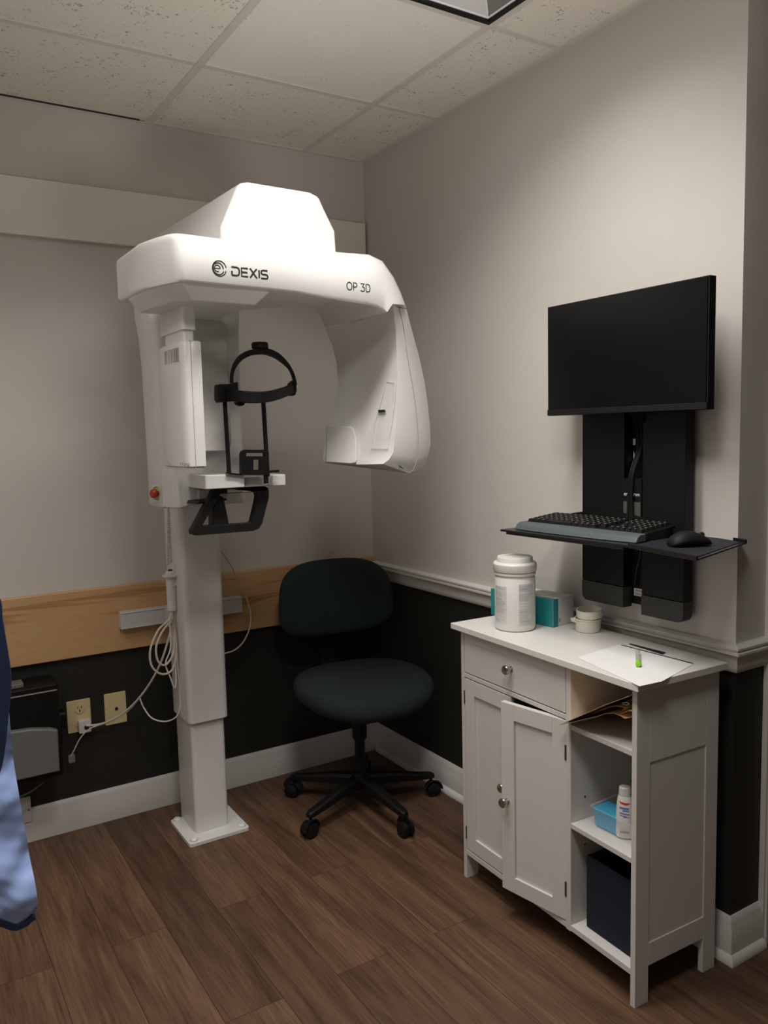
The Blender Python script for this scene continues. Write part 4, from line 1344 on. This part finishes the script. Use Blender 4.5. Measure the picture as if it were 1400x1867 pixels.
bm = B(); tube(bm, [lpx(1134, 1282, 0.0), lpx(1142, 1281, .001), lpx(1147, 1283, .004), lpx(1143, 1285.5, .004), lpx(1136, 1284, .002)], 0.0011, 6); tag(obj('paper_clip', bm, m_cream), 'pale clip tucked inside the manila folders in top cubby', 'clip')
bm = B(); sheetstrip(bm, [lpx(1093, 1322, 0.10), lpx(1097, 1310, 0.10), lpx(1104, 1305, 0.10), lpx(1125, 1303, 0.10)], inw * 0.09)
tag(obj('card_flap', bm, m_pink, smooth=False), 'salmon card slip curling under the manila folders', 'card')

# clear tray with blue insert and the white bottle
T0 = 0.3725
tq0, tq1 = at(1083, 1506.5, 'z', T0), at(1152, 1541, 'z', T0)
te = (tq1 - tq0).normalized(); td = Vector((-te.y, te.x, 0))
if td.x < 0: td = -td
def tw(a, b, z):
    # a along the tray front from its left end, b inward
    return tq0 + te * a + td * b + Vector((0, 0, z))
TL, TD = 0.155, 0.125
tr = thing('clear_tray', 'clear plastic tray with blue insert on the middle shelf', 'tray', tw(TL / 2, TD / 2, 0))
bm = B()
def tray_ring(o, z):
    r = 0.010
    out = []
    for px_, py_, s_ in ((TL + o - r, TD + o - r, 0), (-o + r, TD + o - r, 1), (-o + r, -o + r, 2), (TL + o - r, -o + r, 3)):
        for k in range(4):
            t_ = PI / 2 * (s_ + k / 3)
            out.append(tw(px_ + r * math.cos(t_), py_ + r * math.sin(t_), z))
    return out
loft(bm, [tray_ring(-.004, .002), tray_ring(0, .0006), tray_ring(.006, .054), tray_ring(.010, .055), tray_ring(.010, .0535), tray_ring(.0062, .0525)], cap=False)
obj('tray_shell', bm, m_clear, tr)
bm = B()
P = [(0.001, 0.0035), (0.082, 0.0035), (0.082, 0.060), (0.001, 0.060)]
loft(bm, [[tw(x, y, .003) for x, y in P], [tw(x + (-.006 if x < .01 else 0), y + (-.004 if y < .01 else 0), .050) for x, y in P]])
tag(obj('blue_pad', bm, m_blue, bevel=0.002), 'bright blue pad standing in the clear plastic tray', 'pad')
bc_ = at(1139, 1524, 'z', T0 + .003)
bo = thing('lotion_bottle', 'white plastic bottle with red and blue label in clear tray', 'bottle', bc_)
vd = Vector((CAM.x - bc_.x, CAM.y - bc_.y, 0)).normalized(); vr = Vector((-vd.y, vd.x, 0))
def bw(a, b, z):
    # a to the right of the label, b towards the label side
    return bc_ + vr * a + vd * b + Vector((0, 0, z))
bm = B()
def br_(a, b, z):
    return [bw(x, y, z) for x, y in sq(28, a, b, .85)]
loft(bm, [br_(.019, .014, 0), br_(.0215, .0160, .003), br_(.0215, .0160, .055), br_(.0195, .0150, .090), br_(.0165, .0135, .104), br_(.0155, .0125, .106)])
obj('body', bm, m_white, bo)
bm = B(); loft(bm, [br_(.0152, .0125, .1065), br_(.0156, .0128, .108), br_(.0142, .0118, .126), br_(.012, .0098, .128)]); obj('cap', bm, m_white, bo)
def bface(a, z):
    w_ = .0215 if z < .055 else .0215 - (z - .055) / .035 * .002
    bb = (.0160 if z < .055 else .0160 - (z - .055) / .035 * .001)
    return bb * max(0.0, 1 - abs(a / w_) ** 2.35) ** (1 / 2.35) + .0003
def bmark(name, pts_fn, m):
    bm = B()
    for k in range(len(pts_fn) - 1):
        (a0, l0, h0), (a1, l1, h1) = pts_fn[k], pts_fn[k + 1]
        bm.faces.new([bm.verts.new(bw(a, bface(a, z) + .0004, z)) for a, z in ((a0, l0), (a1, l1), (a1, h1), (a0, h0))])
    return obj(name, bm, m, bo, smooth=False)
def bar(a0, a1, z0, z1, sl=0.0, n=5):
    return [(a0 + (a1 - a0) * k / n, z0 + sl * k / n, z1 + sl * k / n) for k in range(n + 1)]
bmark('red_emblem', [(-.014, .093, .0945), (-.009, .0885, .093), (0, .0862, .0915), (.006, .0868, .0915), (.012, .0905, .0915)], m_redlabel)
for a in (bar(-.013, .009, .0760, .0805, -.001), bar(-.006, .010, .0705, .0735, -.001), bar(-.013, .011, .0640, .0668, -.003), bar(-.013, .004, .0590, .0606, -.002), bar(-.004, .012, .0555, .0572, -.001)):
    bmark('label_print', a, m_bluelabel)
bmark('label_print', bar(-.012, .010, .0150, .0195, -.001), mk('mauve_print', (.42, .22, .26), .6))

# navy bin on the bottom
NB = 0.0945
nb = thing('fabric_bin', 'navy fabric storage bin on bottom shelf of the cabinet', 'bin', cw_(0.13, 0.11, NB))
bm = B()
x0, x1, y0, y1, zt_ = 0.030, 0.262, 0.022, 0.192, NB + 0.195
for a in ((x0, x0 + .005, y0, y1), (x1 - .005, x1, y0, y1), (x0 + .005, x1 - .005, y0, y0 + .005), (x0 + .005, x1 - .005, y1 - .005, y1)):
    vs = box(bm, a[0], a[1], a[2], a[3], NB, zt_)
box(bm, x0 + .005, x1 - .005, y0 + .005, y1 - .005, NB, NB + .005)
for v in bm.verts: v.co = cw_(*v.co)
obj('shell', bm, m_navy, nb, bevel=0.002)

# ------------------------------------------------------------------ wall workstation on the right wall
wm = thing('monitor_wall_mount', 'black vertical wall mount carrying monitor, keyboard tray and mouse tray', 'wall mount', (-0.03, -1.42, 0.87))
bm = B(); box(bm, -0.022, -0.001, -1.600, -1.245, 0.892, 1.66); obj('back_plate', bm, m_black, wm, bevel=0.002)
def cover(y0, y1, z0, zsplit, side_):
    r = 0.02
    bm = B()
    # upper and lower shells, lower corner rounded on the outside
    box(bm, -0.058, -0.022, y0, y1, zsplit, 1.60)
    o = obj('cable_cover', bm, m_black, wm, bevel=0.002)
    bm = B()
    ya, yb = (y0, y1)
    poly = [(ya, zsplit - .001), (yb, zsplit - .001)]
    if side_ > 0:
        poly += [(yb, z0 + r)] + [(yb - r + r * math.cos(-k * PI / 12), z0 + r + r * math.sin(-k * PI / 12)) for k in range(1, 7)] + [(ya, z0)]
    else:
        poly += [(yb, z0)] + [(ya + r - r * math.sin(k * PI / 12), z0 + r - r * math.cos(k * PI / 12)) for k in range(0, 7)]
    extr(bm, [Vector((-0.059, y, z)) for y, z in poly], (0.037, 0, 0))
    obj('cover_end', bm, m_cover, wm, bevel=0.001)
cover(-1.428, -1.274, 0.884, 0.943, 1)
cover(-1.626, -1.491, 0.876, 0.932, -1)
bm = B(); box(bm, -0.060, -0.022, -1.490, -1.4285, 1.10, 1.245); lc = obj('lift_carriage', bm, m_black, wm, bevel=0.001)
bm = B(); box(bm, -0.0615, -0.060, -1.488, -1.430, 1.137, 1.182); obj('bracket_plate', bm, mk('satin_metal_plate', (.16, .17, .16), .4, metal=.6), lc)
bm = textmesh('ergotron', 0.0150, 'lettering'); frame_xf(bm, (-0.0606, -1.4305, 1.198), (0, -1, 0), (0, 0, 1)); obj('lettering', bm, m_letter, lc, smooth=False)
bm = B(); box(bm, -0.0232, -0.022, -1.480, -1.436, 0.916, 0.937); ll = obj('rating_label', bm, m_letter, wm)
bm = B(); box(bm, -0.0236, -0.0232, -1.476, -1.441, 0.919, 0.925); box(bm, -0.0236, -0.0232, -1.476, -1.441, 0.928, 0.934); obj('label_print', bm, m_label, ll)
bm = B(); box(bm, -0.0236, -0.022, -1.437, -1.429, 1.335, 1.352)
extr(bm, [Vector((-0.024, y, z)) for y, z in ((-1.431, 1.318), (-1.441, 1.290), (-1.431, 1.288))], (0.002, 0, 0)); obj('lift_marker', bm, m_letter, wm)
# arm behind the monitor and the tray bracket
bm = B(); box(bm, -0.100, -0.022, -1.52, -1.44, 1.52, 1.62); obj('monitor_arm', bm, m_black, wm, bevel=0.003)
ZT = 1.098
bm = B(); box(bm, -0.20, -0.058, -1.50, -1.32, ZT - 0.020, ZT - 0.006); box(bm, -0.062, -0.022, -1.50, -1.43, 1.06, 1.11)
box(bm, -0.10, -0.0585, -1.30, -1.262, ZT - 0.020, ZT - 0.008); obj('tray_bracket', bm, m_black, wm, bevel=0.002)
bm = B()
kt_ = [(-0.272, -1.160), (-0.256, -1.615), (-0.070, -1.60), (-0.072, -1.150)]
loft(bm, [[Vector((x, y, ZT - 0.006)) for x, y in kt_], [Vector((x, y, ZT)) for x, y in kt_]])
sweep(bm, [(-0.262, -1.18, ZT - 0.009), (-0.250, -1.60, ZT - 0.009)], rect(0.006, 0.004))
obj('keyboard_tray', bm, m_steeltray, wm, bevel=0.001)
bm = B()
arcp = [(-0.066 + 0.0, -1.16 - 0.46 * k / 14, ZT + 0.020 + 0.034 * math.sin(PI * k / 14)) for k in range(15)]
loft(bm, [[Vector((x - .0015, y, ZT - .002)), Vector((x + .0015, y, ZT - .002)), Vector((x + .0015, y, z)), Vector((x - .0015, y, z))] for x, y, z in arcp]); obj('tray_back', bm, m_black, wm)
for y in (-1.33, -1.41):
    bm = B(); lathe(bm, [(0.003, 0), (0.003, .002), (0, .002)], (-0.069, y, ZT + 0.018), 10, axis=(-1, 0, 0)); obj('screw', bm, m_chrome, wm)
bm = B()
mt = [at(x, y, 'z', ZT + 0.0) for x, y in ((1146, 996), (1271, 1019.5), (1360, 989), (1245, 968))]
loft(bm, [[p + Vector((0, 0, -.004)) for p in mt], mt])
for p, q in ((mt[0], mt[1]), (mt[3], mt[2])):
    sweep(bm, [p + Vector((0, 0, .0015)), q + Vector((0, 0, .0015))], rect(0.003, 0.0055))
obj('mouse_tray', bm, m_steeltray, wm, bevel=0.0008)
bm = B()
ctr_ = sum(mt, Vector()) / 4
extr(bm, [p.lerp(ctr_, .09) + Vector((0, 0, .0002)) for p in mt], (0, 0, 0.0012)); tag(obj('mouse_pad', bm, mk('navy_mouse_pad', (.005, .006, .013), .7), smooth=False), 'thin dark navy mouse pad on the black mouse tray', 'mouse pad')

# monitor
mo = thing('monitor', 'flat black computer monitor on the right wall, screen off', 'monitor', (-0.12, -1.48, 1.42))
MY0, MY1, MZ0, MZ1 = -1.746, -1.216, 1.421, 1.729
bm = B(); box(bm, -0.137, -0.112, MY0, MY1, MZ0, MZ1); obj('housing', bm, m_black, mo, bevel=0.002)
bm = B(); box(bm, -0.1395, -0.1365, MY0 + .004, MY1 - .004, MZ0 + 0.018, MZ1 - 0.004); obj('screen', bm, m_screen, mo)
bm = B(); box(bm, -0.1405, -0.136, MY0 + .001, MY1 - .001, MZ0 + 0.001, MZ0 + 0.017); bz = obj('bezel', bm, m_blacksat, mo, bevel=0.001)
bm = B(); box(bm, -0.111, -0.10, -1.60, -1.36, 1.46, 1.66); obj('rear_box', bm, m_black, mo, bevel=0.003)

# cables down the channel
for k, (dy, r_) in enumerate(((0.0, .0042), (-.012, .0036), (-.021, .0034))):
    wire('monitor_cable', [(-0.10, -1.455 + dy, 1.45), (-0.06, -1.470 + dy * 1.2, 1.40), (-0.034, -1.456 + dy * .6, 1.33), (-0.060, -1.453 + dy * .5, 1.26), (-0.066, -1.453 + dy * .5, 1.20), (-0.068, -1.452 + dy * .7, 1.15), (-0.075, -1.450 + dy, 1.115)], r_, m_black,
         ('thick black cable hanging in the mount channel, leftmost of three', 'black cable hanging in the mount channel between two others', 'thinner black cable in mount channel, nearest the right cover')[k], 'cable')
wire('keyboard_cable', [(-0.075, -1.50, ZT - .02), (-0.05, -1.48, 1.04), (-0.035, -1.455, 0.99), (-0.03, -1.445, 0.945)], 0.003, m_black, 'black cable dropping below keyboard tray between the grey covers', 'cable')

# keyboard
kx0, kxr = -0.243, -0.050
ky0, ky1 = -1.185, -1.605
KA = math.radians(3.2)
kb_ = thing('keyboard', 'black computer keyboard with grey palm rest on the keyboard tray', 'keyboard', (-0.15, -1.395, ZT))
Kc = Vector((-0.148, -1.394, 0))
def kp(d, s, z):
    """d: depth from front edge 0..0.19, s: 0 (left) .. 0.42 (right)"""
    v = Vector((d - 0.095, 0.21 - s, 0))
    v.rotate(Matrix.Rotation(KA, 3, 'Z'))
    return Kc + v + Vector((0, 0, ZT + z))
bm = B()
loft(bm, [[kp(.048, s, .001), kp(.19, s, .001), kp(.19, s, .030), kp(.183, s, .032), kp(.050, s, .020)] for s in (0.002, 0.418)]); obj('key_base', bm, m_black, kb_, bevel=0.002)
bm = B()
nS = 14
loft(bm, [[kp(.0 + .012 * (abs(i / nS - .5) * 2) ** 3, .42 * i / nS, .001), kp(.052, .42 * i / nS, .001), kp(.052, .42 * i / nS, .021), kp(.030, .42 * i / nS, .020), kp(.008 + .012 * (abs(i / nS - .5) * 2) ** 3, .42 * i / nS, .014)] for i in range(nS + 1)])
obj('palm_rest', bm, m_greyrest, kb_, bevel=0.002)
bm = B()
def key(bm, d0, d1, s0, s1, zf):
    za, zb2 = .0205 + (d0 - .050) * .09, .0205 + (d1 - .050) * .09
    lo_ = [kp(d0, s0, za), kp(d0, s1, za), kp(d1, s1, zb2), kp(d1, s0, zb2)]
    hi_ = [kp(d0 + .002, s0 + .002, za + .007), kp(d0 + .002, s1 - .002, za + .007), kp(d1 - .0015, s1 - .002, zb2 + .007), kp(d1 - .0015, s0 + .002, zb2 + .007)]
    loft(bm, [lo_, hi_])
marks = B()
for r in range(6):
    d0 = .056 + r * .0195
    x = .010
    widths = {0: [.024, .019, .022, .098, .022, .019, .019, .024]}.get(r, [.019] * 15)
    for w_ in widths:
        if x + w_ > .290: break
        key(bm, d0, d0 + .0178, x, x + w_ - .001, 0)
        if r > 0 or w_ < .03:
            zc = .0205 + (d0 - .050) * .09 + .0084
            extr(marks, [kp(d0 + .008, x + .006, zc), kp(d0 + .008, x + .011, zc), kp(d0 + .0125, x + .011, zc), kp(d0 + .0125, x + .006, zc)], (0, 0, .0002))
        x += w_
    for x0_, n_ in ((.298, 3), (.352, 3)):
        for k in range(n_):
            if x0_ == .298 and r in (1, 2) and not (r == 1 and k == 1): continue
            key(bm, d0, d0 + .0178, x0_ + k * .0175, x0_ + k * .0175 + .0165, 0)
            zc = .0205 + (d0 - .050) * .09 + .0084
            extr(marks, [kp(d0 + .008, x0_ + k * .0175 + .005, zc), kp(d0 + .008, x0_ + k * .0175 + .010, zc), kp(d0 + .012, x0_ + k * .0175 + .010, zc), kp(d0 + .012, x0_ + k * .0175 + .005, zc)], (0, 0, .0002))
keys = obj('keys', bm, m_blacksat, kb_, smooth=False)
obj('key_legends', marks, mk('pale_key_legend', (.45, .42, .38), .6), kb_, smooth=False)

# mouse
mz = ZT + .0016
m0, m1 = at(1222, 1001, 'z', mz), at(1290, 992, 'z', mz)
mcx = at(1256, 995, 'z', mz)
ms = thing('computer_mouse', 'black computer mouse on the mouse pad beside the keyboard', 'mouse', mcx)
dmm = Vector((0.93, -0.36, 0)).normalized(); smm = Vector((-dmm.y, dmm.x, 0))
bm = B()
rg = []
for k, (l, w_, h_) in enumerate(((-.054, .014, .010), (-.050, .024, .020), (-.036, .031, .031), (-.012, .032, .038), (.014, .030, .034), (.038, .029, .024), (.050, .024, .016), (.055, .014, .008))):
    c = mcx + dmm * l * 0.95
    rg.append([c + smm * (w_ * math.cos(t_ * PI / 8)) + Vector((0, 0, .001 + h_ * math.sin(t_ * PI / 8) ** .8)) for t_ in range(9)])
loft(bm, rg); obj('shell', bm, m_blacksat, ms, angle=80, subsurf=1)
bm = B(); lathe(bm, [(0.007, -.003), (0.008, -.002), (.008, .002), (.007, .003)], mcx + dmm * .032 + Vector((0, 0, .024)), 16, axis=tuple(smm)); obj('scroll_wheel', bm, m_cover, ms)
